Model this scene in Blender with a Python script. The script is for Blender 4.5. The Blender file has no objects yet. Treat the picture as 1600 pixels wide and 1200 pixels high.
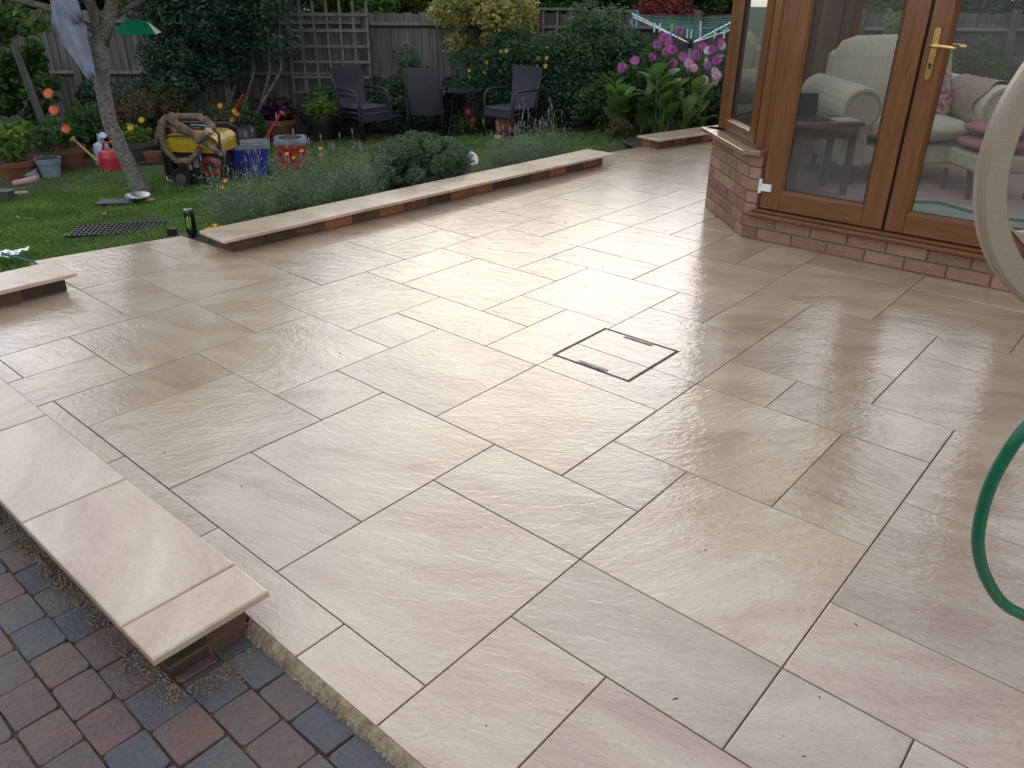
import bpy, bmesh, math, random
import numpy as np
from mathutils import Vector, Matrix
random.seed(7); RN = np.random.default_rng(11)
S = bpy.context.scene; COL = S.collection
rad = math.radians; PI = math.pi
# ---------------------------------------------------------------- camera
CX, CY, CZ = -0.8507, -2.1965, 1.4506
YAW, PIT, ROL = 0.856889, 0.472304, 0.006078
cy_, sy_, cp_, sp_ = math.cos(YAW), math.sin(YAW), math.cos(PIT), math.sin(PIT)
fw = Vector((sy_*cp_, cy_*cp_, -sp_)); rt = Vector((cy_, -sy_, 0)); up = rt.cross(fw)
r2 = rt*math.cos(ROL)+up*math.sin(ROL); u2 = -rt*math.sin(ROL)+up*math.cos(ROL)
cd = bpy.data.cameras.new('camera'); cam = bpy.data.objects.new('camera', cd); COL.objects.link(cam)
cam.matrix_world = Matrix(((r2.x, u2.x, -fw.x, CX), (r2.y, u2.y, -fw.y, CY), (r2.z, u2.z, -fw.z, CZ), (0, 0, 0, 1)))
cd.sensor_width = 36; cd.lens = 36*1219.78/1600; cd.clip_end = 600; cd.clip_start = 0.02
S.camera = cam
# ---------------------------------------------------------------- sky and sun
SUN_AZ, SUN_EL = rad(50), rad(20)
w = bpy.data.worlds.new('World'); S.world = w; w.use_nodes = True
nt = w.node_tree; nt.nodes.clear(); N = nt.nodes.new; K = nt.links.new
out = N('ShaderNodeOutputWorld'); bg = N('ShaderNodeBackground'); sky = N('ShaderNodeTexSky')
sky.sky_type = 'NISHITA'; sky.sun_disc = False; sky.sun_elevation = SUN_EL; sky.sun_rotation = SUN_AZ
sky.air_density = 1.1; sky.dust_density = .5; sky.altitude = 0
tc = N('ShaderNodeTexCoord'); mp = N('ShaderNodeMapping'); mp.inputs['Scale'].default_value = (1, 1, 2.2)
K(tc.outputs['Generated'], mp.inputs['Vector'])
cn = N('ShaderNodeTexNoise'); cn.inputs['Scale'].default_value = 2.3; cn.inputs['Detail'].default_value = 7; cn.inputs['Roughness'].default_value = .58
K(mp.outputs[0], cn.inputs['Vector'])
cr = N('ShaderNodeValToRGB'); cr.color_ramp.elements[0].position = .40; cr.color_ramp.elements[1].position = .60
cr.color_ramp.elements[0].color = (0, 0, 0, 1); cr.color_ramp.elements[1].color = (.9, .9, .9, 1)
K(cn.outputs['Fac'], cr.inputs['Fac'])
cl = N('ShaderNodeMix'); cl.data_type = 'RGBA'
bw = N('ShaderNodeRGBToBW'); K(sky.outputs[0], bw.inputs[0])
cm = N('ShaderNodeMix'); cm.data_type = 'RGBA'; cm.blend_type = 'MULTIPLY'; cm.inputs[0].default_value = 1
K(bw.outputs[0], cm.inputs[6]); cm.inputs[7].default_value = (1.0, 1.0, 1.02, 1)
ca = N('ShaderNodeMix'); ca.data_type = 'RGBA'; ca.blend_type = 'ADD'; ca.inputs[0].default_value = 1
K(cm.outputs[2], ca.inputs[6]); ca.inputs[7].default_value = (7.4, 7.6, 8.3, 1)
K(cr.outputs[0], cl.inputs[0]); K(sky.outputs[0], cl.inputs[6]); K(ca.outputs[2], cl.inputs[7])
K(cl.outputs[2], bg.inputs[0]); bg.inputs[1].default_value = 0.145; K(bg.outputs[0], out.inputs[0])
sl = bpy.data.lights.new('sun', 'SUN'); sl.energy = 0.6; sl.angle = rad(65); sl.color = (1, .86, .64)
so = bpy.data.objects.new('sun', sl); COL.objects.link(so)
sd = Vector((math.sin(SUN_AZ)*math.cos(SUN_EL), math.cos(SUN_AZ)*math.cos(SUN_EL), math.sin(SUN_EL)))
so.rotation_euler = sd.to_track_quat('Z', 'Y').to_euler()
S.view_settings.view_transform = 'Standard'; S.view_settings.look = 'None'
S.view_settings.gamma = 1; S.view_settings.exposure = 0.43
S.render.engine = 'CYCLES'
S.cycles.max_bounces = 10; S.cycles.transparent_max_bounces = 16; S.cycles.caustics_reflective = False; S.cycles.caustics_refractive = False
# ---------------------------------------------------------------- helpers
class MB:
    def __init__(s): s.v = []; s.f = []; s.m = []
    def q(s, pts, mi=0):
        n = len(s.v); s.v += [tuple(p) for p in pts]; s.f.append(tuple(range(n, n+len(pts)))); s.m.append(mi)
    def box(s, a, b, mi=0, c=0.0, M=None):
        x0, y0, z0 = a; x1, y1, z1 = b
        if c <= 0:
            P = [(x0, y0, z0), (x1, y0, z0), (x1, y1, z0), (x0, y1, z0), (x0, y0, z1), (x1, y0, z1), (x1, y1, z1), (x0, y1, z1)]
            F = [(0, 3, 2, 1), (4, 5, 6, 7), (0, 1, 5, 4), (1, 2, 6, 5), (2, 3, 7, 6), (3, 0, 4, 7)]
        else:
            P = []; 
            for sx, X in ((1, x0), (-1, x1)):
                for sy, Y in ((1, y0), (-1, y1)):
                    for sz, Z in ((1, z0), (-1, z1)):
                        P += [(X, Y+sy*c, Z+sz*c), (X+sx*c, Y, Z+sz*c), (X+sx*c, Y+sy*c, Z)]
            def i(a, b, cc, k): return (a*4+b*2+cc)*3+k
            F = []
            for a in (0, 1): F.append((i(a,0,0,0), i(a,1,0,0), i(a,1,1,0), i(a,0,1,0)) if a == 1 else (i(a,0,0,0), i(a,0,1,0), i(a,1,1,0), i(a,1,0,0)))
            for b in (0, 1): F.append((i(0,b,0,1), i(1,b,0,1), i(1,b,1,1), i(0,b,1,1)) if b == 0 else (i(0,b,0,1), i(0,b,1,1), i(1,b,1,1), i(1,b,0,1)))
            for d in (0, 1): F.append((i(0,0,d,2), i(0,1,d,2), i(1,1,d,2), i(1,0,d,2)) if d == 0 else (i(0,0,d,2), i(1,0,d,2), i(1,1,d,2), i(0,1,d,2)))
            for a in (0, 1):
                for b in (0, 1): F.append((i(a,b,0,0), i(a,b,1,0), i(a,b,1,1), i(a,b,0,1)))
                for d in (0, 1): F.append((i(a,0,d,0), i(a,1,d,0), i(a,1,d,2), i(a,0,d,2)))
            for b in (0, 1):
                for d in (0, 1): F.append((i(0,b,d,1), i(1,b,d,1), i(1,b,d,2), i(0,b,d,2)))
            for a in (0, 1):
                for b in (0, 1):
                    for d in (0, 1): F.append((i(a,b,d,0), i(a,b,d,1), i(a,b,d,2)))
        if M is not None: P = [tuple(M @ Vector(p)) for p in P]
        n = len(s.v); s.v += P; s.f += [tuple(n+k for k in f) for f in F]; s.m += [mi]*len(F); return s
    def tube(s, pts, rr, n=8, mi=0, cap=True, flat=1.0):
        pts = [Vector(p) for p in pts]
        if not hasattr(rr, '__len__'): rr = [rr]*len(pts)
        base = len(s.v); prev = None
        for k, p in enumerate(pts):
            t = (pts[min(k+1, len(pts)-1)]-pts[max(k-1, 0)])
            if t.length < 1e-9: t = Vector((0, 0, 1))
            t.normalize()
            a = prev - t*prev.dot(t) if prev is not None else t.orthogonal()
            if a.length < 1e-6: a = t.orthogonal()
            a.normalize(); prev = a; b = t.cross(a)
            for j in range(n):
                th = 2*PI*j/n; s.v.append(tuple(p+a*(math.cos(th)*rr[k])+b*(math.sin(th)*rr[k]*flat)))
        for k in range(len(pts)-1):
            for j in range(n):
                s.f.append((base+k*n+j, base+k*n+(j+1) % n, base+(k+1)*n+(j+1) % n, base+(k+1)*n+j)); s.m.append(mi)
        if cap:
            s.f.append(tuple(base+j for j in range(n))[::-1]); s.m.append(mi)
            s.f.append(tuple(base+(len(pts)-1)*n+j for j in range(n))); s.m.append(mi)
        return s
    def lathe(s, prof, c=(0, 0, 0), n=20, mi=0, M=None):
        base = len(s.v)
        for r, z in prof:
            for j in range(n):
                th = 2*PI*j/n; p = Vector((c[0]+r*math.cos(th), c[1]+r*math.sin(th), c[2]+z))
                s.v.append(tuple(M @ p) if M is not None else tuple(p))
        for k in range(len(prof)-1):
            for j in range(n):
                s.f.append((base+k*n+j, base+k*n+(j+1) % n, base+(k+1)*n+(j+1) % n, base+(k+1)*n+j)); s.m.append(mi)
        s.f.append(tuple(base+j for j in range(n))[::-1]); s.m.append(mi)
        s.f.append(tuple(base+(len(prof)-1)*n+j for j in range(n))); s.m.append(mi)
        return s
    def prism(s, outline, axis_pts, mi=0):
        """outline: list of 3D pts (closed); axis_pts: extrusion vector"""
        n = len(s.v); e = Vector(axis_pts); L = len(outline)
        s.v += [tuple(p) for p in outline]+[tuple(Vector(p)+e) for p in outline]
        s.f.append(tuple(range(n, n+L))[::-1]); s.f.append(tuple(range(n+L, n+2*L))); s.m += [mi, mi]
        for k in range(L): s.f.append((n+k, n+(k+1) % L, n+L+(k+1) % L, n+L+k)); s.m.append(mi)
        return s
    def mesh(s, name, mats, smooth=False):
        me = bpy.data.meshes.new(name); me.from_pydata(s.v, [], s.f)
        for m in (mats if isinstance(mats, (list, tuple)) else [mats]): me.materials.append(m)
        if any(s.m): me.polygons.foreach_set('material_index', s.m)
        if smooth: me.polygons.foreach_set('use_smooth', [True]*len(me.polygons))
        me.validate(); me.update(); return me
    def obj(s, name, mats, parent=None, smooth=False, loc=None, rotz=None):
        return put(name, s.mesh(name, mats, smooth), parent, loc, rotz)
def put(name, me, parent=None, loc=None, rotz=None):
    o = bpy.data.objects.new(name, me); COL.objects.link(o)
    if parent is not None: o.parent = parent
    if loc is not None: o.location = loc
    if rotz is not None: o.rotation_euler = (0, 0, rotz)
    return o
def tag(o, label=None, cat=None, group=None, kind=None):
    if label: o['label'] = label
    if cat: o['category'] = cat
    if group: o['group'] = group
    if kind: o['kind'] = kind
    return o
def thing(name, label, cat, loc=(0, 0, 0), rotz=0, group=None):
    o = bpy.data.objects.new(name, None); COL.objects.link(o); o.location = loc; o.rotation_euler = (0, 0, rotz)
    o.empty_display_size = .1
    return tag(o, label, cat, group)
def copy_tree(o, loc, rotz, label, parent=None):
    kids = [c for c in ALLCH(o)]
    c = o.copy(); COL.objects.link(c)
    if parent is None:
        c.location = loc; c.rotation_euler = (0, 0, rotz)
        if label: c['label'] = label
    else: c.parent = parent
    for k in kids: copy_tree(k, None, None, None, c)
    return c
def ALLCH(o): return [c for c in COL.objects if c.parent == o]
def npmesh(name, V, F, mats, parent=None, loc=None, smooth=False):
    """V (n,3) F (m,k) uniform faces"""
    me = bpy.data.meshes.new(name); n, k = F.shape
    me.vertices.add(len(V)); me.vertices.foreach_set('co', np.ascontiguousarray(V, np.float32).ravel())
    me.loops.add(n*k); me.loops.foreach_set('vertex_index', F.astype(np.int32).ravel())
    me.polygons.add(n); me.polygons.foreach_set('loop_start', np.arange(0, n*k, k, dtype=np.int32))
    me.polygons.foreach_set('loop_total', np.full(n, k, np.int32))
    if smooth: me.polygons.foreach_set('use_smooth', np.ones(n, bool))
    me.update(calc_edges=True)
    for m in (mats if isinstance(mats, (list, tuple)) else [mats]): me.materials.append(m)
    return put(name, me, parent, loc)
HD = Vector((sy_, cy_, 0)); LT = Vector((cy_, -sy_, 0)); RZ = -YAW
def W(s, D, z=0.0):
    """garden frame: s metres along the fence, D metres towards the fence"""
    p = Vector((CX, CY, 0))+HD*D+LT*s; return Vector((p.x, p.y, z))
def zg(x, y):
    if y < 2.3: return -.12
    z = -.03-0.07*min(max(y-2.5, 0), 5.0)
    if y < 2.5: z = -.12+(.09)*(y-2.3)/.2
    return z
def G(s, D): p = W(s, D); p.z = zg(p.x, p.y); return p
# ---------------------------------------------------------------- materials
def mat(name):
    m = bpy.data.materials.new(name); m.use_nodes = True; nt = m.node_tree; nt.nodes.clear()
    o = nt.nodes.new('ShaderNodeOutputMaterial'); b = nt.nodes.new('ShaderNodeBsdfPrincipled')
    nt.links.new(b.outputs[0], o.inputs[0]); return m, nt, b, o
def simple(name, c, rough=.6, c2=None, scale=8, bump=0, bscale=40, metal=0, rnd=0, spec=.5, coat=0, stretch=None, detail=5):
    m, nt, b, o = mat(name); N = nt.nodes.new; K = nt.links.new
    b.inputs['Roughness'].default_value = rough; b.inputs['Metallic'].default_value = metal
    b.inputs['Specular IOR Level'].default_value = spec; b.inputs['Coat Weight'].default_value = coat
    tc = N('ShaderNodeTexCoord'); mp = N('ShaderNodeMapping'); K(tc.outputs['Object'], mp.inputs[0])
    if stretch: mp.inputs['Scale'].default_value = stretch
    oi = N('ShaderNodeObjectInfo')
    ad = N('ShaderNodeVectorMath'); ad.operation = 'SCALE'; ad.inputs[0].default_value = (37, 19, 11); K(oi.outputs['Random'], ad.inputs['Scale']); K(ad.outputs[0], mp.inputs['Location'])
    col = None
    if c2:
        n = N('ShaderNodeTexNoise'); n.inputs['Scale'].default_value = scale; n.inputs['Detail'].default_value = detail; K(mp.outputs[0], n.inputs[0])
        r = N('ShaderNodeValToRGB'); r.color_ramp.elements[0].position = .35; r.color_ramp.elements[1].position = .65
        r.color_ramp.elements[0].color = (*c, 1); r.color_ramp.elements[1].color = (*c2, 1); K(n.outputs['Fac'], r.inputs[0]); col = r.outputs[0]
    if rnd:
        h = N('ShaderNodeHueSaturation'); ma = N('ShaderNodeMapRange'); K(oi.outputs['Random'], ma.inputs[0])
        ma.inputs[3].default_value = 1-rnd; ma.inputs[4].default_value = 1+rnd; K(ma.outputs[0], h.inputs['Value'])
        if col: K(col, h.inputs['Color'])
        else: h.inputs['Color'].default_value = (*c, 1)
        col = h.outputs[0]
    if col: K(col, b.inputs['Base Color'])
    else: b.inputs['Base Color'].default_value = (*c, 1)
    if bump:
        n2 = N('ShaderNodeTexNoise'); n2.inputs['Scale'].default_value = bscale; n2.inputs['Detail'].default_value = 6; K(mp.outputs[0], n2.inputs[0])
        bp = N('ShaderNodeBump'); bp.inputs['Strength'].default_value = bump; bp.inputs['Distance'].default_value = .01
        K(n2.outputs['Fac'], bp.inputs['Height']); K(bp.outputs[0], b.inputs['Normal'])
    return m
def foliage(name, c1, c2, rough=.5, trans=.35, cl=None):
    m, nt, b, o = mat(name); N = nt.nodes.new; K = nt.links.new
    g = N('ShaderNodeNewGeometry'); r = N('ShaderNodeValToRGB')
    r.color_ramp.elements[0].color = (*c1, 1); r.color_ramp.elements[1].color = (*c2, 1)
    if cl: e = r.color_ramp.elements.new(.93); e.color = (*c2, 1); r.color_ramp.elements[-1].color = (*cl, 1)
    n = N('ShaderNodeTexNoise'); n.inputs['Scale'].default_value = 3.0; n.inputs['Detail'].default_value = 3
    K(g.outputs['Position'], n.inputs[0])
    ad = N('ShaderNodeMath'); ad.operation = 'MULTIPLY_ADD'; K(g.outputs['Random Per Island'], ad.inputs[0]); ad.inputs[1].default_value = .6
    s2 = N('ShaderNodeMath'); s2.operation = 'MULTIPLY_ADD'; K(n.outputs['Fac'], s2.inputs[0]); s2.inputs[1].default_value = 1.4; s2.inputs[2].default_value = -.5
    K(s2.outputs[0], ad.inputs[2]); K(ad.outputs[0], r.inputs[0])
    K(r.outputs[0], b.inputs['Base Color']); b.inputs['Roughness'].default_value = rough; b.inputs['Specular IOR Level'].default_value = .35
    t = N('ShaderNodeBsdfTranslucent'); h = N('ShaderNodeHueSaturation'); h.inputs['Value'].default_value = 1.5; h.inputs['Saturation'].default_value = 1.15
    K(r.outputs[0], h.inputs['Color']); K(h.outputs[0], t.inputs[0])
    mx = N('ShaderNodeMixShader'); mx.inputs[0].default_value = trans; K(b.outputs[0], mx.inputs[1]); K(t.outputs[0], mx.inputs[2]); K(mx.outputs[0], o.inputs[0])
    return m
def slabmat(name, wet=1.0, val=1.0):
    m, nt, b, o = mat(name); N = nt.nodes.new; K = nt.links.new
    g = N('ShaderNodeNewGeometry'); oi = N('ShaderNodeObjectInfo'); tc = N('ShaderNodeTexCoord')
    off = N('ShaderNodeVectorMath'); off.operation = 'SCALE'; off.inputs[0].default_value = (31, 17, 5); K(oi.outputs['Random'], off.inputs['Scale'])
    ang = N('ShaderNodeMath'); ang.operation = 'MULTIPLY'; K(oi.outputs['Random'], ang.inputs[0]); ang.inputs[1].default_value = 37.7
    ro = N('ShaderNodeVectorRotate'); ro.rotation_type = 'Z_AXIS'; K(tc.outputs['Object'], ro.inputs['Vector'])
    sn = N('ShaderNodeMath'); sn.operation = 'SINE'; K(ang.outputs[0], sn.inputs[0])
    an2 = N('ShaderNodeMath'); an2.operation = 'MULTIPLY_ADD'; K(sn.outputs[0], an2.inputs[0]); an2.inputs[1].default_value = .55; an2.inputs[2].default_value = 1.0
    K(an2.outputs[0], ro.inputs['Angle'])
    av = N('ShaderNodeVectorMath'); av.operation = 'ADD'; K(ro.outputs[0], av.inputs[0]); K(off.outputs[0], av.inputs[1])
    def noise(sc, det, rough, st, dist=0):
        mp = N('ShaderNodeMapping'); mp.inputs['Scale'].default_value = st; K(av.outputs[0], mp.inputs[0])
        n = N('ShaderNodeTexNoise'); n.inputs['Scale'].default_value = sc; n.inputs['Detail'].default_value = det; n.inputs['Roughness'].default_value = rough
        n.inputs['Distortion'].default_value = dist; K(mp.outputs[0], n.inputs[0]); return n.outputs['Fac']
    veins = noise(2.2, 6, .55, (1, 2.8, 1), .5); fine = noise(60, 4, .7, (1, 3.0, 1)); speck = noise(150, 2, .5, (1, 1, 1))
    r = N('ShaderNodeValToRGB'); E = r.color_ramp.elements
    E[0].position = .30; E[0].color = (.32, .215, .135, 1); E[1].position = .72; E[1].color = (.50, .395, .275, 1)
    e = E.new(.5); e.color = (.42, .308, .206, 1); K(veins, r.inputs[0])
    mx = N('ShaderNodeMix'); mx.data_type = 'RGBA'; mx.blend_type = 'OVERLAY'; mx.inputs[0].default_value = .2
    K(r.outputs[0], mx.inputs[6]); K(fine, mx.inputs[7])
    sr = N('ShaderNodeMapRange'); sr.inputs[1].default_value = .25; sr.inputs[2].default_value = .34; sr.inputs[3].default_value = .55; sr.inputs[4].default_value = 1; K(speck, sr.inputs[0])
    m2 = N('ShaderNodeMix'); m2.data_type = 'RGBA'; m2.blend_type = 'MULTIPLY'; m2.inputs[0].default_value = 1
    K(mx.outputs[2], m2.inputs[6]); K(sr.outputs[0], m2.inputs[7])
    hs = N('ShaderNodeHueSaturation'); mr = N('ShaderNodeMapRange'); K(oi.outputs['Random'], mr.inputs[0]); mr.inputs[3].default_value = .89*val; mr.inputs[4].default_value = 1.09*val
    hs.inputs['Saturation'].default_value = .98 if val == 1 else .92; K(mr.outputs[0], hs.inputs['Value']); K(m2.outputs[2], hs.inputs['Color']); K(hs.outputs[0], b.inputs['Base Color'])
    # wet film: patchy world-space wetness
    wn = N('ShaderNodeTexNoise'); wn.inputs['Scale'].default_value = .9; wn.inputs['Detail'].default_value = 5; wn.inputs['Roughness'].default_value = .6; K(g.outputs['Position'], wn.inputs[0])
    wr = N('ShaderNodeMapRange'); K(wn.outputs['Fac'], wr.inputs[0]); wr.inputs[1].default_value = .3; wr.inputs[2].default_value = .7
    wr.inputs[3].default_value = .012+(1-wet)*.25; wr.inputs[4].default_value = .065+(1-wet)*.25
    b.inputs['Roughness'].default_value = .42; b.inputs['Specular IOR Level'].default_value = .35
    b.inputs['Coat Weight'].default_value = wet; b.inputs['Coat IOR'].default_value = 1.88; K(wr.outputs[0], b.inputs['Coat Roughness'])
    # riven relief
    h1 = noise(11, 4, .55, (1, 2.4, 1), 1.0); h2 = noise(34, 4, .6, (1, 1.9, 1), .6)
    a1 = N('ShaderNodeMath'); a1.operation = 'MULTIPLY_ADD'; K(h2, a1.inputs[0]); a1.inputs[1].default_value = .5; K(h1, a1.inputs[2])
    bp = N('ShaderNodeBump'); bp.inputs['Strength'].default_value = 1.0; bp.inputs['Distance'].default_value = .0015; K(a1.outputs[0], bp.inputs['Height'])
    K(bp.outputs[0], b.inputs['Normal'])
    b2 = N('ShaderNodeBump'); b2.inputs['Strength'].default_value = 1.0; b2.inputs['Distance'].default_value = .0025; K(a1.outputs[0], b2.inputs['Height']); K(b2.outputs[0], b.inputs['Coat Normal'])
    return m
def oak(name, st):
    m, nt, b, o = mat(name); N = nt.nodes.new; K = nt.links.new
    tc = N('ShaderNodeTexCoord'); mp = N('ShaderNodeMapping'); mp.inputs['Scale'].default_value = st; K(tc.outputs['Object'], mp.inputs[0])
    n = N('ShaderNodeTexNoise'); n.inputs['Scale'].default_value = 5; n.inputs['Detail'].default_value = 7; n.inputs['Roughness'].default_value = .65; n.inputs['Distortion'].default_value = 1.2; K(mp.outputs[0], n.inputs[0])
    r = N('ShaderNodeValToRGB'); E = r.color_ramp.elements; E[0].position = .3; E[0].color = (.095, .037, .013, 1); E[1].position = .7; E[1].color = (.19, .083, .029, 1)
    e = E.new(.5); e.color = (.155, .060, .017, 1); K(n.outputs['Fac'], r.inputs[0]); K(r.outputs[0], b.inputs['Base Color'])
    b.inputs['Roughness'].default_value = .33; b.inputs['Specular IOR Level'].default_value = .5
    bp = N('ShaderNodeBump'); bp.inputs['Strength'].default_value = .25; bp.inputs['Distance'].default_value = .002; K(n.outputs['Fac'], bp.inputs['Height']); K(bp.outputs[0], b.inputs['Normal'])
    return m
def glassmat(name, tint=(.93, .96, .95), ior=1.5, rough=0.0):
    m, nt, b, o = mat(name); N = nt.nodes.new; K = nt.links.new
    nt.nodes.remove(b); t = N('ShaderNodeBsdfTransparent'); t.inputs[0].default_value = (*tint, 1)
    gl = N('ShaderNodeBsdfGlossy'); gl.inputs['Roughness'].default_value = rough; fr = N('ShaderNodeFresnel'); fr.inputs[0].default_value = ior
    df = N('ShaderNodeBsdfDiffuse'); df.inputs[0].default_value = (.6, .6, .57, 1); m0 = N('ShaderNodeMixShader'); m0.inputs[0].default_value = .06; K(t.outputs[0], m0.inputs[1]); K(df.outputs[0], m0.inputs[2])
    mx = N('ShaderNodeMixShader'); K(fr.outputs[0], mx.inputs[0]); K(m0.outputs[0], mx.inputs[1]); K(gl.outputs[0], mx.inputs[2]); K(mx.outputs[0], o.inputs[0])
    return m
def brickmat(name, cols, dark=.5, bs=.6):
    m, nt, b, o = mat(name); N = nt.nodes.new; K = nt.links.new
    tc = N('ShaderNodeTexCoord'); oi = N('ShaderNodeObjectInfo')
    off = N('ShaderNodeVectorMath'); off.operation = 'SCALE'; off.inputs[0].default_value = (31, 17, 5); K(oi.outputs['Random'], off.inputs['Scale'])
    av = N('ShaderNodeVectorMath'); av.operation = 'ADD'; K(tc.outputs['Object'], av.inputs[0]); K(off.outputs[0], av.inputs[1])
    n = N('ShaderNodeTexNoise'); n.inputs['Scale'].default_value = 9; n.inputs['Detail'].default_value = 7; n.inputs['Roughness'].default_value = .7; K(av.outputs[0], n.inputs[0])
    ma = N('ShaderNodeMath'); ma.operation = 'MULTIPLY_ADD'; K(n.outputs['Fac'], ma.inputs[0]); ma.inputs[1].default_value = .9
    mb = N('ShaderNodeMath'); mb.operation = 'MULTIPLY_ADD'; K(oi.outputs['Random'], mb.inputs[0]); mb.inputs[1].default_value = .85; mb.inputs[2].default_value = -.37; K(mb.outputs[0], ma.inputs[2])
    r = N('ShaderNodeValToRGB'); E = r.color_ramp.elements
    for i, c in enumerate(cols):
        p = i/(len(cols)-1)
        if i == 0: e = E[0]
        elif i == len(cols)-1: e = E[-1]
        else: e = E.new(p)
        e.position = p; e.color = (*c, 1)
    K(ma.outputs[0], r.inputs[0])
    n2 = N('ShaderNodeTexNoise'); n2.inputs['Scale'].default_value = 90; n2.inputs['Detail'].default_value = 5; K(av.outputs[0], n2.inputs[0])
    mx = N('ShaderNodeMix'); mx.data_type = 'RGBA'; mx.blend_type = 'OVERLAY'; mx.inputs[0].default_value = dark; K(r.outputs[0], mx.inputs[6]); K(n2.outputs['Fac'], mx.inputs[7])
    K(mx.outputs[2], b.inputs['Base Color']); b.inputs['Roughness'].default_value = .62
    bp = N('ShaderNodeBump'); bp.inputs['Strength'].default_value = bs; bp.inputs['Distance'].default_value = .006
    ad = N('ShaderNodeMath'); ad.operation = 'ADD'; K(n2.outputs['Fac'], ad.inputs[0]); K(n.outputs['Fac'], ad.inputs[1]); K(ad.outputs[0], bp.inputs['Height']); K(bp.outputs[0], b.inputs['Normal'])
    return m
M_slab = slabmat('wet_porcelain', 1.0); M_cope = slabmat('porcelain_coping', .6, 1.15)
M_sill = simple('wet_sheen_sill_foil', (.22, .12, .07), .22, (.30, .19, .13), 12, coat=.3)  # oak foil with its wet reflection painted in as a paler, pinker colour
M_grout = simple('grout', (.17, .12, .085), .8, (.26, .20, .15), 30, .5, 200)
M_mortar = simple('mortar', (.42, .33, .22), .9, (.26, .19, .12), 20, 1.0, 90)
M_bmort = simple('brick_mortar', (.13, .075, .055), .9, (.20, .12, .085), 25, .8, 120)
M_brick = brickmat('garden_brick', [(.04, .026, .018), (.08, .042, .025), (.19, .08, .04), (.36, .14, .065)])
M_brickd = brickmat('dark_brick', [(.025, .016, .012), (.05, .03, .02), (.09, .05, .03), (.13, .065, .035)])  # darker, browner ramp for the near wall and the left wall end
M_rbrick = brickmat('rustic_brick', [(.17, .085, .052), (.225, .12, .075), (.275, .155, .10), (.33, .20, .13)])
M_paver = brickmat('clay_paver', [(.058, .060, .066), (.076, .079, .080), (.098, .096, .084), (.105, .078, .068), (.145, .084, .066), (.11, .092, .085)], .45, .8)
M_oakv = oak('oak_foil_v', (9, 9, .7)); M_oakh = oak('oak_foil_h', (.7, 9, 9))
M_rubber = simple('gasket', (.012, .012, .012), .5)
M_glass = glassmat('glazing', ior=1.62)
M_gold = simple('polished_brass', (.80, .52, .18), .22, metal=1)
M_white = simple('white_plastic', (.75, .75, .73), .35)
M_grass_s = simple('lawn_soil', (.018, .035, .010), .95, (.045, .06, .02), 6, 1, 30)
M_soil = simple('bed_soil', (.025, .018, .012), .95, (.05, .038, .026), 12, 1, 60)
M_fence = simple('weathered_board', (.085, .082, .07), .85, (.155, .148, .125), 3, .5, 12, rnd=.22, stretch=(9, 9, .8), spec=.2)
M_fence2 = simple('weathered_board_dark', (.07, .055, .052), .85, (.125, .10, .095), 3, .5, 12, rnd=.22, stretch=(9, 9, .8), spec=.2)
M_trel = simple('trellis_wood', (.12, .125, .095), .85, (.18, .185, .145), 10, .3, 40, spec=.2)
M_bark = simple('bark', (.075, .062, .05), .9, (.19, .17, .14), 14, 1.0, 26, stretch=(1, 1, 2.4))
M_bark2 = simple('dead_branch_bark', (.10, .065, .04), .9, (.23, .165, .11), 14, 1.0, 34)
M_cut = simple('cut_wood', (.42, .33, .20), .8, (.34, .25, .15), 20)
M_ratt = simple('dark_rattan', (.022, .024, .032), .45, (.05, .052, .065), 70, .6, 260)
M_ratf = simple('rattan_frame', (.016, .016, .02), .4, bump=.3, bscale=200)
M_terra = simple('terracotta', (.24, .095, .05), .8, (.16, .065, .035), 9, .3, 60)
M_black = simple('black_plastic', (.014, .014, .015), .4)
M_steel = simple('steel', (.5, .5, .5), .3, metal=1)
# ---------------------------------------------------------------- ground, lawn, beds
def ground():
    xs = np.concatenate([np.linspace(-60, -4, 15), np.linspace(-3.5, 14, 71), np.linspace(16, 70, 14)])
    ys = np.concatenate([np.linspace(-60, -4, 15), np.linspace(-3.5, 2.2, 24), np.linspace(2.3, 12, 60), np.linspace(14, 80, 14)])
    V = np.array([(x, y, zg(x, y)) for y in ys for x in xs]); nx = len(xs)
    F = np.array([(j*nx+i, j*nx+i+1, (j+1)*nx+i+1, (j+1)*nx+i) for j in range(len(ys)-1) for i in range(nx-1)])
    o = npmesh('ground', V, F, M_grass_s, smooth=True); tag(o, kind='structure')
ground()
def inbed(x, y):
    """True in planting borders"""
    dx, dy = x-CX, y-CY; D = dx*HD.x+dy*HD.y; s = dx*LT.x+dy*LT.y
    if s < -3.3: return D > 8.6+.25*math.sin(s*2.1)
    if s < -1.0: return D > 10.0
    return D > 10.1-.25*max(s+1, 0)
def bed():
    m = MB(); st = .25
    ss = np.arange(-8, 7.01, st)
    for i in range(len(ss)-1):
        a, b = ss[i], ss[i+1]; 
        def d0(s): return (8.6 if s < -3.3 else 10.0 if s < -1 else 10.1-.25*max(s+1, 0))
        for D0, D1 in ((d0((a+b)/2), 10.5), (10.5, 11.3)):
            if D1 <= D0: continue
            P = [G(a, D0), G(b, D0), G(b, D1), G(a, D1)]
            m.q([(p.x, p.y, p.z+.012) for p in P])
    # strip behind the long low wall, and the corner hole
    for i in range(14):
        x0 = 1.5+i*.25; x1 = x0+.25
        m.q([(x0, 2.2, .0), (x1, 2.2, .0), (x1, 2.75, zg(x1, 2.75)+.01), (x0, 2.75, zg(x0, 2.75)+.01)])
    m.q([(6.1, 2.2, -.01), (8.5, 2.05, -.01), (8.5, 2.9, -.03), (6.5, 2.7, -.03)])
    tag(m.obj('flower_bed', M_soil), kind='structure')
bed()
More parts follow.
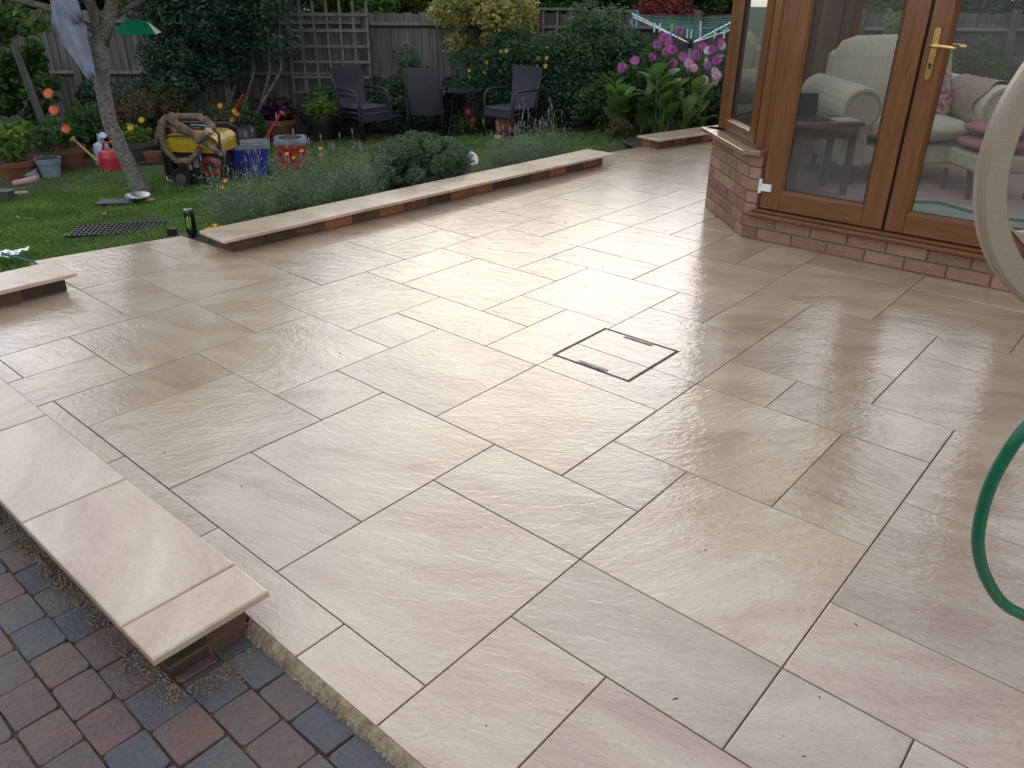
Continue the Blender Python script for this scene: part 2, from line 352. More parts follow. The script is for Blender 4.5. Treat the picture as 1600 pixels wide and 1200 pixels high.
# ---------------------------------------------------------------- patio of slabs
U = .3
SL = [(0,-4,2,-2),(0,-2,1,0),(1,-2,3,0),(0,0,2,2),(0,2,2,3),(2,0,3,1),(2,1,4,3),(4,1,5,2),(4,2,6,4),(5,0,6,2),(3,-1,5,1),(3,-3,5,-1),
 (3,-4,4,-3),(2,-4,3,-2),(5,-3,6,-1),(8,-2,9,-1),(6,-3,8,-1),(6,-4,7,-3),(7,-5,8,-3),(6,-6,7,-4),(4,-5,6,-3),(4,-6,6,-5),(2,-6,4,-4),(1,-6,2,-4),
 (-1,-5,1,-4),(-1,-4,0,-3),(-1,-3,0,-1),(-1,-1,0,1),(-1,1,0,3),(-1,3,1,4),(0,4,1,5),(-1,4,0,5),(1,3,3,5),(3,3,4,4),(3,4,5,5),(2,5,3,7),(3,5,5,7),(0,5,2,7),
 (2,7,4,10),(4,7,5,10),(5,4,7,6),(6,3,8,4),(6,1,8,3),(8,1,9,2),(6,0,7,1),(7,-1,9,1),(5,-1,7,0),(7,4,9,5),(8,2,10,4),(9,4,11,6),(10,3,11,4),(10,2,12,3),(11,3,13,5),
 (9,0,10,2),(10,0,12,2),(12,1,14,2),(9,-2,11,0),(11,-1,13,0),(11,-2,13,-1),(8,-3,10,-2),(8,-5,10,-3),(10,-4,12,-2),(12,-4,13,-2),(10,-6,12,-4),(12,-6,13,-4),
 (7,-7,9,-5),(9,-7,10,-5),(5,-8,7,-6),(3,-8,5,-6),(2,-8,3,-6),(1,-7,2,-6),(-1,-7,1,-5),(5,6,7,7),(7,5,9,7),(12,-1,14,1)]
occ = {}
def free(a): return all((i, j) not in occ for i in range(a[0], a[2]) for j in range(a[1], a[3]))
SLO = []
for a in SL:
    if a == (12,-1,14,1): a = (13,-1,14,1)
    if free(a):
        SLO.append(a)
        for i in range(a[0], a[2]):
            for j in range(a[1], a[3]): occ[(i, j)] = 1
for j in range(-13, 8):
    for i in range(-1, 30):
        if (i, j) in occ: continue
        if i > 13 and j < 1: continue
        if i >= 13 and j < -1: continue
        for w_, h_ in random.choice([[(2, 2), (2, 1), (1, 2), (1, 1)], [(2, 2), (1, 2), (2, 1), (1, 1)], [(2, 1), (1, 1)]]):
            a = (i, j, i+w_, j+h_)
            if free(a) and a[3] <= 8 and not (a[2] > 13 and a[1] < -1):
                SLO.append(a)
                for ii in range(a[0], a[2]):
                    for jj in range(a[1], a[3]): occ[(ii, jj)] = 1
                break
def clip(poly, nx, ny, d):
    outp = []
    for k in range(len(poly)):
        a, b = poly[k], poly[(k+1) % len(poly)]; da = a[0]*nx+a[1]*ny-d; db = b[0]*nx+b[1]*ny-d
        if da <= 0: outp.append(a)
        if (da < 0) != (db < 0) and abs(da-db) > 1e-12:
            t = da/(da-db); outp.append((a[0]+t*(b[0]-a[0]), a[1]+t*(b[1]-a[1])))
    return outp
def slabmesh(poly, h=.02, c=.0013):
    n = len(poly); cx = sum(p[0] for p in poly)/n; cy = sum(p[1] for p in poly)/n
    def ins(d):
        o = []
        for k in range(n):
            p0, p1, p2 = Vector(poly[k-1]), Vector(poly[k]), Vector(poly[(k+1) % n])
            e1 = (p1-p0).normalized(); e2 = (p2-p1).normalized(); n1 = Vector((-e1.y, e1.x)); n2 = Vector((-e2.y, e2.x))
            bis = (n1+n2); L = bis.length; bis = bis/L if L > 1e-6 else n1; o.append(p1+bis*(d/max(bis.dot(n1), .3)))
        return o
    m = MB(); r = [[(p[0], p[1], z) for p in ins(d)] for d, z in ((0, -h), (0, -c), (c*.4, -c*.35), (c*1.3, 0))]
    for L in r: m.v += L
    m.f.append(tuple(range(n))[::-1])
    for q in range(3):
        for k in range(n): m.f.append((q*n+k, q*n+(k+1) % n, (q+1)*n+(k+1) % n, (q+1)*n+k))
    m.f.append(tuple(range(3*n, 4*n))); m.m = [0]*len(m.f); return m
patio = MB()
patio.box((-.146, -4.2, -.1), (9.2, 2.05, -.006)); patio.box((.5, 2.05, -.1), (1.44, 2.62, -.006))
patio = tag(patio.obj('patio', M_grout), kind='structure')
MH = (1.629, -.684, 2.033, -.284)   # manhole tray hole
cache = {}
for a in SLO:
    g_ = .0020
    rect = (a[0]*U+g_, a[1]*U+g_, a[2]*U-g_, a[3]*U-g_)
    poly = [(rect[0], rect[1]), (rect[2], rect[1]), (rect[2], rect[3]), (rect[0], rect[3])]
    cxm = (rect[0]+rect[2])/2; cym = (rect[1]+rect[3])/2
    poly = clip(poly, -1, 0, .147)
    if cxm < 1.46 and cym > 2.1:
        poly = clip(poly, .184, 1, 2.80+.184*.57)
        if poly: poly = clip(poly, 1, .05, 1.475+.05*2.4)
    elif cxm < 5.15: poly = clip(poly, .044, 1, 2.16+.044*1.5)
    else: poly = clip(poly, .13, 1, 2.22+.13*5.7)
    if cxm > 3.8 and cym < .0: poly = clip(poly, 1, 0, 3.89) if poly else poly
    if cxm < .6 and rect[1] > 2.12: continue
    if not poly or len(poly) < 3: continue
    # split slabs around the manhole cover
    pieces = [poly]
    if rect[2] > MH[0] and rect[0] < MH[2] and rect[3] > MH[1] and rect[1] < MH[3]:
        pieces = []
        L = clip(poly, 1, 0, MH[0]-.003); R_ = clip(poly, -1, 0, -MH[2]-.003); mid = clip(clip(poly, 1, 0, MH[2]+.003), -1, 0, -MH[0]+.003)
        B_ = clip(mid, 0, 1, MH[1]-.003) if mid else []; T_ = clip(mid, 0, -1, -MH[3]-.003) if mid else []
        big = MB()
        for pc in (L, R_, B_, T_):
            if len(pc) >= 3 and max(p[0] for p in pc)-min(p[0] for p in pc) > .012 and max(p[1] for p in pc)-min(p[1] for p in pc) > .012: pieces.append(pc)
        # one slab with an L-shaped cut: its rectangles share one mesh
        for pc in pieces:
            s_ = slabmesh([(p[0]-cxm, p[1]-cym) for p in pc], c=.0004); n0 = len(big.v); big.v += s_.v; big.f += [tuple(n0+k for k in f) for f in s_.f]; big.m += s_.m
        if big.v: big.obj('slab', M_slab, patio, loc=(cxm, cym, 0))
        continue
    pl = [(round(p[0]-cxm, 4), round(p[1]-cym, 4)) for p in poly]; key = tuple(pl)
    if key not in cache: cache[key] = slabmesh(pl).mesh('slab', M_slab)
    o = put('slab', cache[key], patio, (cxm, cym, random.uniform(-.0006, .0006)))
    o.rotation_euler = (random.uniform(-.0016, .0016), random.uniform(-.0016, .0016), 0)
# manhole cover
mh = thing('manhole_cover', 'square recessed metal-edged drain cover filled with a slab in the middle of the patio', 'manhole cover', (MH[0], MH[1], 0))
wm = MH[2]-MH[0]; hm = MH[3]-MH[1]
M_mframe = simple('galvanised_frame', (.10, .105, .11), .35, (.2, .2, .2), 30, .2, 100, metal=.8)
M_mgap = simple('frame_gap', (.02, .02, .02), .6)
f = MB(); f.box((-.002, -.002, -.03), (wm+.002, hm+.002, -.005)); f.obj('tray', M_mgap, mh)
f = MB()
for e in (0, .0085):
    t_ = .0022
    f.box((e, e, -.004), (wm-e, e+t_, .001)); f.box((e, hm-e-t_, -.004), (wm-e, hm-e, .001))
    f.box((e, e+t_, -.004), (e+t_, hm-e-t_, .001)); f.box((wm-e-t_, e+t_, -.004), (wm-e, hm-e-t_, .001))
f.obj('frame', M_mframe, mh)
for k, (x0, x1) in enumerate(((.013, .168), (.172, wm-.013))):
    # infill pieces, notched for the key slots: in view the seam runs along y
    p_ = slabmesh([(x0, .013), (x1, .013), (x1, hm-.013), (x0, hm-.013)], c=.001); 
    if k == 0: p_ = slabmesh([(x0, .013), (x1, .013), (x1, hm-.013), (x0, hm-.013), (x0, hm*.5+.07), (x0+.02, hm*.5+.07), (x0+.02, hm*.5-.07), (x0, hm*.5-.07)][:4], c=.001)
    p_.obj('infill_slab', M_slab, mh)
for x0 in (.010, wm-.036):
    f = MB(); f.box((x0, hm*.5-.075, -.003), (x0+.026, hm*.5+.075, .0022), c=.001); f.box((x0+.006, hm*.5-.06, .002), (x0+.020, hm*.5+.06, .0034)); f.obj('key_slot', M_mframe, mh)
# tiny grit on the patio
V = []; F = []
for k in range(90):
    x = RN.uniform(-.1, 3.8); y = RN.uniform(-2, 2); r = RN.uniform(.001, .0028); n = len(V); t = RN.uniform(0, 6); l = RN.choice([1, 1, 1, 5])
    dx, dy = math.cos(t)*r*l, math.sin(t)*r*l; V += [(x-dx, y-dy, .0012), (x+dy/l, y-dx/l, .0012), (x+dx, y+dy, .0012), (x-dy/l, y+dx/l, .0012), (x, y, .0012+r)]
    F += [(n, n+1, n+4), (n+1, n+2, n+4), (n+2, n+3, n+4), (n+3, n, n+4)]
tag(npmesh('grit', np.array(V), np.array(F), M_soil), 'scattered specks of soil and grit lying on the wet patio slabs', 'grit', kind='stuff')
# ---------------------------------------------------------------- block paving (lower left)
drive = MB(); drive.box((-4.5, -4.2, -.14), (-.15, 2.2, -.0375)); drive = tag(drive.obj('block_paving', simple('jointing_sand', (.07, .04, .025), .95, (.16, .09, .05), 25, 1, 120)), kind='structure')
xb = [-.166, -.257, -.362, -.478, -.576, -.674]
while xb[-1] > -1.5: xb.append(xb[-1]-random.choice([.096, .1, .108]))
offs = {0: -1.158, 1: -.87, 2: -.55, 3: -.66, 4: -.59}
pc = {}
def pavermesh(w_, l_, k):
    key = (round(w_, 3), round(l_, 3), k)
    if key not in pc:
        m = MB(); rr = random.Random(k*77+int(w_*1000)); n = 0; x, y = w_/2-.0014, l_/2-.0014
        c = .0095; out_ = []
        for sx, sy in ((-1, -1), (1, -1), (1, 1), (-1, 1)):
            a = (sx*(x-c), sy*y) ; b = (sx*x, sy*(y-c)); dg = (sx*(x-c*.35), sy*(y-c*.35))
            out_ += ([b, dg, a] if sx*sy < 0 else [a, dg, b]) if False else ([a, dg, b] if (sx*sy < 0) else [b, dg, a])
        out_ = [(p[0]+rr.uniform(-.0022, .0022), p[1]+rr.uniform(-.0022, .0022)) for p in out_]
        N_ = len(out_)
        for sc, z in ((1, -.04), (1, -.011), (.993, -.003), (.968, 0)): m.v += [(p[0]*sc, p[1]*sc, z+(rr.uniform(-.0006, .0006) if z == 0 else 0)) for p in out_]
        for q in range(3):
            for i in range(N_): m.f.append((q*N_+i, q*N_+(i+1) % N_, (q+1)*N_+(i+1) % N_, (q+1)*N_+i))
        m.v.append((0, 0, .0006)); c0 = len(m.v)-1
        for i in range(N_): m.f.append((3*N_+i, 3*N_+(i+1) % N_, c0))
        m.m = [0]*len(m.f); pc[key] = m.mesh('paver', M_paver)
    return pc[key]
for i in range(len(xb)-1):
    x1, x0 = xb[i], xb[i+1]; L = .1325; y = offs.get(i, random.uniform(-1, -.8))
    y -= L*math.ceil((y+1.9)/L)
    while y < .75:
        o = put('paver', pavermesh(x1-x0, L, random.randint(0, 3)), drive, ((x0+x1)/2, y+L/2, -.03+random.uniform(-.0025, .0015)))
        o.rotation_euler = (random.uniform(-.01, .01), random.uniform(-.01, .01), random.uniform(-.012, .012)); y += L
# loose sand and mortar crumbs along the wall foot
V = []; F = []
def crumb(x, y, z, r):
    n = len(V); 
    for k in range(6):
        d = [(1, 0, 0), (-1, 0, 0), (0, 1, 0), (0, -1, 0), (0, 0, 1), (0, 0, -1)][k]; q = r*RN.uniform(.6, 1.3); V.append((x+d[0]*q, y+d[1]*q, z+d[2]*q*.7))
    F.extend([(n+a, n+b, n+c) for a, b, c in ((0,2,4),(2,1,4),(1,3,4),(3,0,4),(2,0,5),(1,2,5),(3,1,5),(0,3,5))])
for k in range(1500):
    y = RN.uniform(-.78, .8); x = -.37-abs(RN.normal(0, .022)); crumb(x, y, -.03, RN.uniform(.0015, .005))
for k in range(1100): crumb(-.152-abs(RN.normal(0, .012)), RN.uniform(-1.7, -.72), -.022, RN.uniform(.0015, .004))
for k in range(700): crumb(-.25+RN.normal(0, .07), -.76-abs(RN.normal(0, .035)), -.031, RN.uniform(.0015, .004))
for k in range(60):
    cx_, cy2 = -.40-abs(RN.normal(0, .012)), RN.uniform(-.65, .6)
    for q in range(9): crumb(cx_+RN.normal(0, .006), cy2+RN.normal(0, .012), -.024, RN.uniform(.002, .005))
for k in range(260): crumb(RN.uniform(-1.3, -.17), RN.uniform(-1.5, .6), -.028, RN.uniform(.0008, .0022))
tag(npmesh('mortar_crumbs', np.array(V), np.array(F), simple('mortar_crumb', (.20, .13, .08), .95, (.30, .22, .14), 30)), 'loose sandy mortar crumbs along the foot of the low wall', 'mortar crumbs', kind='stuff')
# mortar haunch strip beside pavers
V = []; F = []; n_ = 260
for k in range(n_):
    y = -1.75+k*(1.05/n_)
    for x, z in ((-.147, -.003), (-.151, -.003), (-.158, -.010), (-.167, -.019), (-.178, -.034)):
        V.append((x+RN.normal(0, .0025)*(x < -.148), y, z+RN.normal(0, .0026)*(x < -.148)))
for k in range(n_-1):
    for q in range(4): a = k*5+q; F.append((a, a+5, a+6, a+1))
tag(npmesh('mortar_edge', np.array(V), np.array(F), M_mortar, smooth=False), kind='structure')
# ---------------------------------------------------------------- low garden walls
bc = {}
def brickmesh(l, w_, h, mt, c=.0025):
    k = (round(l, 3), round(w_, 3), round(h, 3), mt.name)
    if k not in bc: m = MB(); m.box((-l/2, -w_/2, -h/2), (l/2, w_/2, h/2), c=c); bc[k] = m.mesh('brick', mt)
    return bc[k]
def lowwall(name_label, loc, rot, length, base_in, joints, bm_=None):
    bm_ = bm_ or M_brick
    """local x along wall, local y from patio side inwards; coping 0.3 wide, one course under"""
    t = thing('garden_wall', name_label, 'low wall', loc, rot, 'low brick walls with porcelain coping')
    m = MB(); m.box((base_in[0]+.004, .055, -.1), (base_in[1]-.004, .255, .079)); m.obj('mortar_core', M_bmort, t)
    x = base_in[0]; first = True
    while x < base_in[1]-.03:
        l = min(.215, base_in[1]-x); 
        for yy in (.098, .207):
            put('brick', brickmesh(l, .1025, .066, bm_), t, (x+l/2, yy, .041+random.uniform(-.001, .001)))
            put('brick', brickmesh(l, .1025, .066, bm_), t, (x+l/2, yy, -.034))
        x += .225
    for a, b in zip(joints[:-1], joints[1:]):
        p = slabmesh([(a+.0015, 0), (b-.0015, 0), (b-.0015, .3), (a+.0015, .3)], .02, .004); p.obj('coping_slab', M_cope, t, loc=(0, 0, .1+random.uniform(-.0006, .0006)))
    return t
# near wall: runs along y, patio side faces +x ; local x = +y world, local y = -x world
lowwall('low wall beside the block paving at lower left with three pale coping slabs', (-.113, -.757, 0), rad(90), 0, (.045, 3.2), [0, .154, .757, 1.357, 1.957, 2.557, 3.157], M_brickd)
# wall joining at far left (end visible)
wl = lowwall('short end of low wall at the left edge beside the lawn', (.598, 2.065, 0), rad(180), 0, (.05, 2.2), [0, .6, 1.2, 1.8, 2.4], M_brickd)
wl.location = (.598, 2.375, 0)
# long wall: local x=+x, local y=+y
lowwall('long low brick wall with pale coping along the lavender bed', (1.418, 2.028, 0), math.atan2(-.16, 3.8), 0, (.065, 3.72), [0, .6, 1.2, 1.8, 2.4, 3.0, 3.6, 3.81])
# far wall C
lowwall('far low wall with coping under the dahlias next to the conservatory', (6.10, 1.93, 0), math.atan2(-.18, .85), 0, (.04, 2.4), [0, .6, 1.2, 1.8, 2.4])
# ---------------------------------------------------------------- conservatory
con = thing('conservatory', 'brown wood-effect conservatory with glazed double doors on a dwarf brick wall', 'conservatory', (3.877, -.06, 0))
CO = Vector((3.877, -.06, 0))
def cput(o, p, th):  # place a part inside the conservatory frame
    o.location = Vector(p)-CO; o.rotation_euler = (0, 0, th); return o
PL = {'A': (3.877, -3.39), 'B': (3.877, -.06), 'C': (4.443, .506), 'D': (6.60, .506), 'E': (7.166, -.06), 'F': (7.166, -3.39)}
def facet(a, b):
    p, q = Vector(PL[a]), Vector(PL[b]); d = q-p; return (p.x, p.y, 0), math.atan2(d.y, d.x), d.length
def brickface(org, th, length, courses, th_w=.1, small=False, s0=0, noff=0):
    c_, s_ = math.cos(th), math.sin(th)
    def L(x, y, z): return (org[0]+x*c_-y*s_-CO.x, org[1]+x*s_+y*c_-CO.y, z)
    for k in range(courses):
        x = s0; step = .225
        l0 = .215 if (k+noff) % 2 == 0 else .1025
        while x < length-.01:
            l = min(l0, length-x)
            if l > .02:
                o = put('brick', brickmesh(l, th_w, .067, M_rbrick, .004), con, L(x+l/2, th_w/2+random.uniform(-.0015, .0015), .037+k*.075)); o.rotation_euler = (0, 0, th+random.uniform(-.004, .004))
            x += l+.010; l0 = .215
org1, th1, len1 = facet('C', 'B')
NC = 7
brickface(org1, th1, len1, NC)
m = MB(); m.box((.01, .006, -.08), (len1-.004, .24, .525)); cput(m.obj('mortar_core', M_bmort, con), org1, th1)
orgd, thd, lend = facet('B', 'A')
brickface(orgd, thd, lend, 2, noff=1)
# pier return beside the door and wall beyond the doors
def stub(org, th, x0, x1, c0, c1, small=True):
    c_, s_ = math.cos(th), math.sin(th)
    for k in range(c0, c1):
        x = x0
        while x < x1-.01:
            l = min(.215 if not (k % 2 == 0 and x == x0) else .1025, x1-x)
            o = put('brick', brickmesh(l, .1, .067, M_rbrick, .004), con, (org[0]+(x+l/2)*c_-.05*s_-CO.x, org[1]+(x+l/2)*s_+.05*c_-CO.y, .037+k*.075)); o.rotation_euler = (0, 0, th); x += l+.01
stub(orgd, thd, 0, .075, 2, NC); stub(orgd, thd, 1.74, lend, 2, NC)
m = MB(); m.box((.01, .006, -.08), (lend, .24, .148)); m.box((.01, .006, .148), (.072, .2, .525)); m.box((1.745, .006, .148), (lend, .24, .525)); cput(m.obj('mortar_core', M_bmort, con), orgd, thd)
for a, b in (('D', 'C'), ('E', 'D'), ('F', 'E')):
    og, th, ln = facet(a, b); m = MB(); m.box((0, 0, -.08), (ln, .24, .525)); cput(m.obj('dwarf_wall', M_rbrick, con), og, th)
# sills
m = MB(); 
def frame_local(facets): pass
# window sill on the visible facet, with return
m = MB(); m.box((-.07, -.07, .525), (len1+.03, .16, .553), c=.004); cput(m.obj('window_sill', M_sill, con), org1, th1)
m = MB(); m.box((-.03, -.045, .5245), (.075, .10, .5525), c=.004); cput(m.obj('window_sill', M_sill, con), orgd, thd)
m = MB(); m.box((1.75, -.06, .525), (lend, .16, .553), c=.004); cput(m.obj('window_sill', M_oakh, con), orgd, thd)
for a, b in (('D', 'C'), ('E', 'D'), ('F', 'E')):
    og, th, ln = facet(a, b); m = MB(); m.box((-.03, -.05, .5255), (ln+.03, .24, .553)); cput(m.obj('window_sill', M_oakh, con), og, th)
ZT = 2.12
def glazed(name, og, th, x0, x1, z0, z1, st=.07, bot=.09, y0=.03, dep=.07, label=None, handle=None, bead=True):
    """leaf: mitred profile frame with stepped bead, gasket and pane"""
    root = MB()
    root.box((x0, y0, z0), (x0+st, y0+dep, z1), 0, .004); root.box((x1-st, y0, z0), (x1, y0+dep, z1), 0, .004)
    root.box((x0+st, y0+.001, z0), (x1-st, y0+dep, z0+bot), 1, .004); root.box((x0+st, y0+.001, z1-st), (x1-st, y0+dep, z1), 1, .004)
    # sloping glazing bead
    a, b, c, d = x0+st, x1-st, z0+bot, z1-st; e = .016
    yb = y0+.006; yi = y0+.026
    O = [(a, yb, c), (b, yb, c), (b, yb, d), (a, yb, d)]; I = [(a+e, yi, c+e), (b-e, yi, c+e), (b-e, yi, d-e), (a+e, yi, d-e)]
    for k in range(4): root.q([O[k], O[(k+1) % 4], I[(k+1) % 4], I[k]], 1 if k % 2 == 0 else 0)
    o = cput(root.obj(name, [M_oakv, M_oakh], con), og, th)
    g = MB(); q = .004
    for (p0, p1) in (((a+e-q, yi-.002, c+e-q), (b-e+q, yi+.004, c+e+q*.6)), ((a+e-q, yi-.002, d-e-q*.6), (b-e+q, yi+.004, d-e+q)), ((a+e-q, yi-.0015, c+e+q), (a+e+q*.6, yi+.0035, d-e-q)), ((b-e-q*.6, yi-.0015, c+e+q), (b-e+q, yi+.0035, d-e-q))): g.box(p0, p1)
    g.obj('gasket', M_rubber, o)
    g = MB(); g.q([(a+e, yi+.008, c+e), (b-e, yi+.008, c+e), (b-e, yi+.008, d-e), (a+e, yi+.008, d-e)]); g.obj('pane', M_glass, o)
    # inner bead so that the frame has depth from the room side
    return o
# facet window: outer frame then sash
m = MB(); fx0, fx1 = .02, len1-.055
m.box((fx0, .05, .553), (fx0+.03, .12, ZT)); m.box((fx1-.03, .05, .553), (fx1, .12, ZT)); m.box((fx0+.03, .051, .553), (fx1-.03, .12, .572)); m.box((fx0+.03, .051, ZT-.05), (fx1-.03, .12, ZT))
cput(m.obj('window_frame', M_oakv, con), org1, th1)
glazed('window', org1, th1, fx0+.012, fx1-.03, .568, ZT-.03, st=.105, bot=.065, y0=.034, dep=.07)
# corner posts
for a, b in (('C', 'B'), ('B', 'A'), ('D', 'C'), ('E', 'D'), ('F', 'E')):
    og, th, ln = facet(a, b); m = MB()
    zb = .553 if a != 'B' else .2
    m.box((-.012, .03, .553), (.045, .115, ZT), c=.006)
    if a == 'B': m = MB(); m.box((-.005, .035, .553), (.05, .12, ZT), c=.008); m.box((.05, .04, .2), (.075, .115, ZT), c=.004)
    if a == 'C': m.box((fx1+.004, .035, .553), (fx1+.03, .115, ZT), c=.006)
    cput(m.obj('corner_post', M_oakv, con), og, th)
# door set
DZ0 = .203
m = MB(); m.box((.035, -.045, .155), (1.75, .10, .178), c=.005); m.box((.06, -.012, .178), (1.75, .10, .1955), c=.003); cput(m.obj('door_sill', M_oakh, con), orgd, thd)
m = MB(); m.box((.0755, .03, .197), (.088, .11, ZT)); m.box((1.68, .03, .197), (1.74, .11, ZT)); m.box((.088, .031, ZT-.045), (1.68, .11, ZT)); cput(m.obj('door_frame', M_oakv, con), orgd, thd)
m = MB(); m.box((.835, .045, .2), (.865, .105, ZT-.05)); cput(m.obj('door_seal', M_rubber, con), orgd, thd)
d1 = glazed('door', orgd, thd, .094, .842, DZ0, ZT-.05, st=.118, bot=.112, y0=.012)
d1['label'] = 'left door leaf with white hinge'
d2 = glazed('door', orgd, thd, .857, 1.672, DZ0, ZT-.05, st=.102, bot=.112, y0=.012)
d2['label'] = 'right door leaf with brass handle'
# hinge
for zz in (.335, 1.75):
    h = MB(); h.tube([(.086, -.004, zz-.035), (.086, -.004, zz+.012)], .011, 10); h.tube([(.086, -.004, zz+.016), (.086, -.004, zz+.05)], .011, 10); h.box((.094, -.008, zz-.022), (.158, .011, zz+.022), c=.003); h.obj('hinge', M_white, d1)
# handle
h = MB(); hx = .905
pts = []
for k in range(13): th = PI*k/12; pts.append((hx+.0155*math.cos(th), .003, 1.255+.0155*math.sin(th)))
for k in range(13): th = PI+PI*k/12; pts.append((hx+.0155*math.cos(th), .003, 1.035+.0155*math.sin(th)))
h.prism([(p[0], p[1], p[2]) for p in pts], (0, .010, 0)); h.obj('handle_plate', M_gold, d2)
h = MB(); h.tube([(hx, .005, 1.185), (hx, -.035, 1.185)], .0095, 12); h.tube([(hx-.012, -.038, 1.185), (hx+.03, -.040, 1.187), (hx+.075, -.038, 1.183), (hx+.115, -.034, 1.178)], [.0105, .0095, .0088, .0085], 12)
h.obj('handle', M_gold, d2, smooth=True)
h = MB(); h.lathe([(.0085, 0), (.0085, .004)], n=14, M=Matrix.Translation((hx, -.0015, 1.093)) @ Matrix.Rotation(rad(-90), 4, 'X')); h.box((hx-.005, -.0016, 1.073), (hx+.005, .002, 1.093)); h.obj('keyhole', M_black, d2)
h = MB(); h.tube([(hx, .08, 1.185), (hx, .13, 1.185)], .009, 10); h.tube([(hx-.01, .13, 1.185), (hx+.12, .13, 1.18)], .009, 10); h.obj('inner_handle', M_gold, d2)
# remaining glazing
og, th, ln = facet('B', 'A'); glazed('window', og, th, 1.76, 2.5, .555, ZT); glazed('window', og, th, 2.5, 3.3, .555, ZT)
for a, b, nn in (('D', 'C', 3), ('E', 'D', 1), ('F', 'E', 4)):
    og, th, ln = facet(a, b); st_ = (ln-.08)/nn
    for k in range(nn): glazed('window', og, th, .04+k*st_, .04+(k+1)*st_, .555, ZT, st=.055, bot=.06)
# transom bars on the side window rows (top-lights)
for a, b in (('D', 'C'), ('F', 'E')):
    og, th, ln = facet(a, b); m = MB(); m.box((.04, .02, 1.62), (ln-.04, .11, 1.69), c=.004); cput(m.obj('transom', M_oakh, con), og, th)
# eaves, roof
m = MB(); order = 'ABCDEF'
for a, b in zip(order[:-1], order[1:]):
    p, q = Vector((*PL[a], 0)), Vector((*PL[b], 0)); d = (q-p).normalized(); n = Vector((-d.y, d.x, 0))
    m.prism([p+n*.03+Vector((0, 0, ZT)), p-n*.11+Vector((0, 0, ZT)), p-n*.11+Vector((0, 0, ZT+.1)), p+n*.03+Vector((0, 0, ZT+.1))], q-p)
    m.prism([p+n*.14+Vector((0, 0, ZT+.03)), p+n*.031+Vector((0, 0, ZT+.03)), p+n*.031+Vector((0, 0, ZT+.09)), p+n*.14+Vector((0, 0, ZT+.09))], q-p)
m.v = [(v[0]-CO.x, v[1]-CO.y, v[2]) for v in m.v]; m.obj('eaves_beam', M_oakh, con)
ZR = 2.95; R0, R1 = Vector((5.52, -1.1, ZR)), Vector((5.52, -3.39, ZR)); ze = ZT+.1
def bar(m, p, q, wd=.05): m.tube([p, q], wd/2*1.4, 4)
rf = MB(); rf.v = []; bar(rf, R0, R1, .1)
panes = []
def fan(a, b, r0, r1, n):
    A_, B_ = Vector((*PL[a], ze)), Vector((*PL[b], ze))
    for k in range(n):
        t0, t1 = k/n, (k+1)/n; P = [A_.lerp(B_, t0), A_.lerp(B_, t1), r0.lerp(r1, t1), r0.lerp(r1, t0)]
        if (P[2]-P[3]).length < 1e-4: P = P[:3]
        panes.append(P); bar(rf, P[0], P[-1])
    bar(rf, B_, r1)
fan('A', 'B', R1, R0, 5); fan('B', 'C', R0, R0, 1); fan('C', 'D', R0, R0, 3); fan('D', 'E', R0, R0, 1); fan('E', 'F', R0, R1, 5)
rf.v = [(v[0]-CO.x, v[1]-CO.y, v[2]) for v in rf.v]; ro_ = rf.obj('roof', M_oakv, con)
for P in panes:
    m = MB(); m.q([(p.x-CO.x, p.y-CO.y, p.z+.012) for p in P]); m.obj('roof_pane', M_glass, ro_)
# room floor
m = MB(); m.prism([(PL[k][0]-CO.x+(.12 if k in 'AB' else -.12 if k in 'EF' else 0), PL[k][1]-CO.y-(.15 if k in 'CD' else 0), .12) for k in 'ABCDEF'][::-1], (0, 0, .07))
m.obj('room_floor', simple('pink_carpet', (.52, .39, .34), .9, (.44, .33, .29), 12, .4, 150), con)
# house wall behind (conservatory is built against it)
hs = thing('brick_house', 'brick house wall that the conservatory is built against beyond the right edge', 'house', (3.2, -3.4, 0))
m = MB(); m.box((0, -5.5, -.1), (7.2, 0, 5.2)); m.obj('wall', M_rbrick, hs)
m = MB(); m.prism([(-.3, .4, 5.2), (-.3, -6, 5.2), (-.3, -2.8, 7.6)], (7.8, 0, 0)); m.obj('roof', M_fence2, hs)
# ---------------------------------------------------------------- furniture in the room
FZ = .19
M_cream = simple('cream_upholstery', (.72, .66, .52), .9, (.64, .58, .45), 25, .4, 300)
M_creamd = simple('cream_piping', (.42, .37, .27), .9)
M_pink = simple('pink_cushion', (.42, .15, .17), .9, (.50, .20, .22), 30, .4, 200)
M_pat = simple('patterned_cushion', (.28, .09, .13), .9, (.65, .50, .46), 26, .2, 100, detail=1)
def pillow(m, c, hx_, hy, hz, M=None, n=8, mi=0):
    pts = []
    base = len(m.v)
    for j in range(n+1):
        for i in range(2*n):
            th = 2*PI*i/(2*n); ph = -PI/2+PI*j/n
            f = lambda v, e: math.copysign(abs(v)**e, v)
            x = f(math.cos(ph), .6)*f(math.cos(th), .45)*hx_; y = f(math.cos(ph), .6)*f(math.sin(th), .45)*hy; z = f(math.sin(ph), .9)*hz*(1-.45*((abs(x)/hx_)**4+(abs(y)/hy)**4)/2)
            p = Vector((x, y, z)); p = (M @ p if M is not None else p)+Vector(c); m.v.append(tuple(p))
    for j in range(n):
        for i in range(2*n): a = base+j*2*n+i; b = base+j*2*n+(i+1) % (2*n); m.f.append((a, b, b+2*n, a+2*n)); m.m.append(mi)
    return m
sofa = thing('sofa', 'cream two-seat sofa with rolled arms inside the conservatory', 'sofa', (5.25, -.69, FZ), RZ+.05)
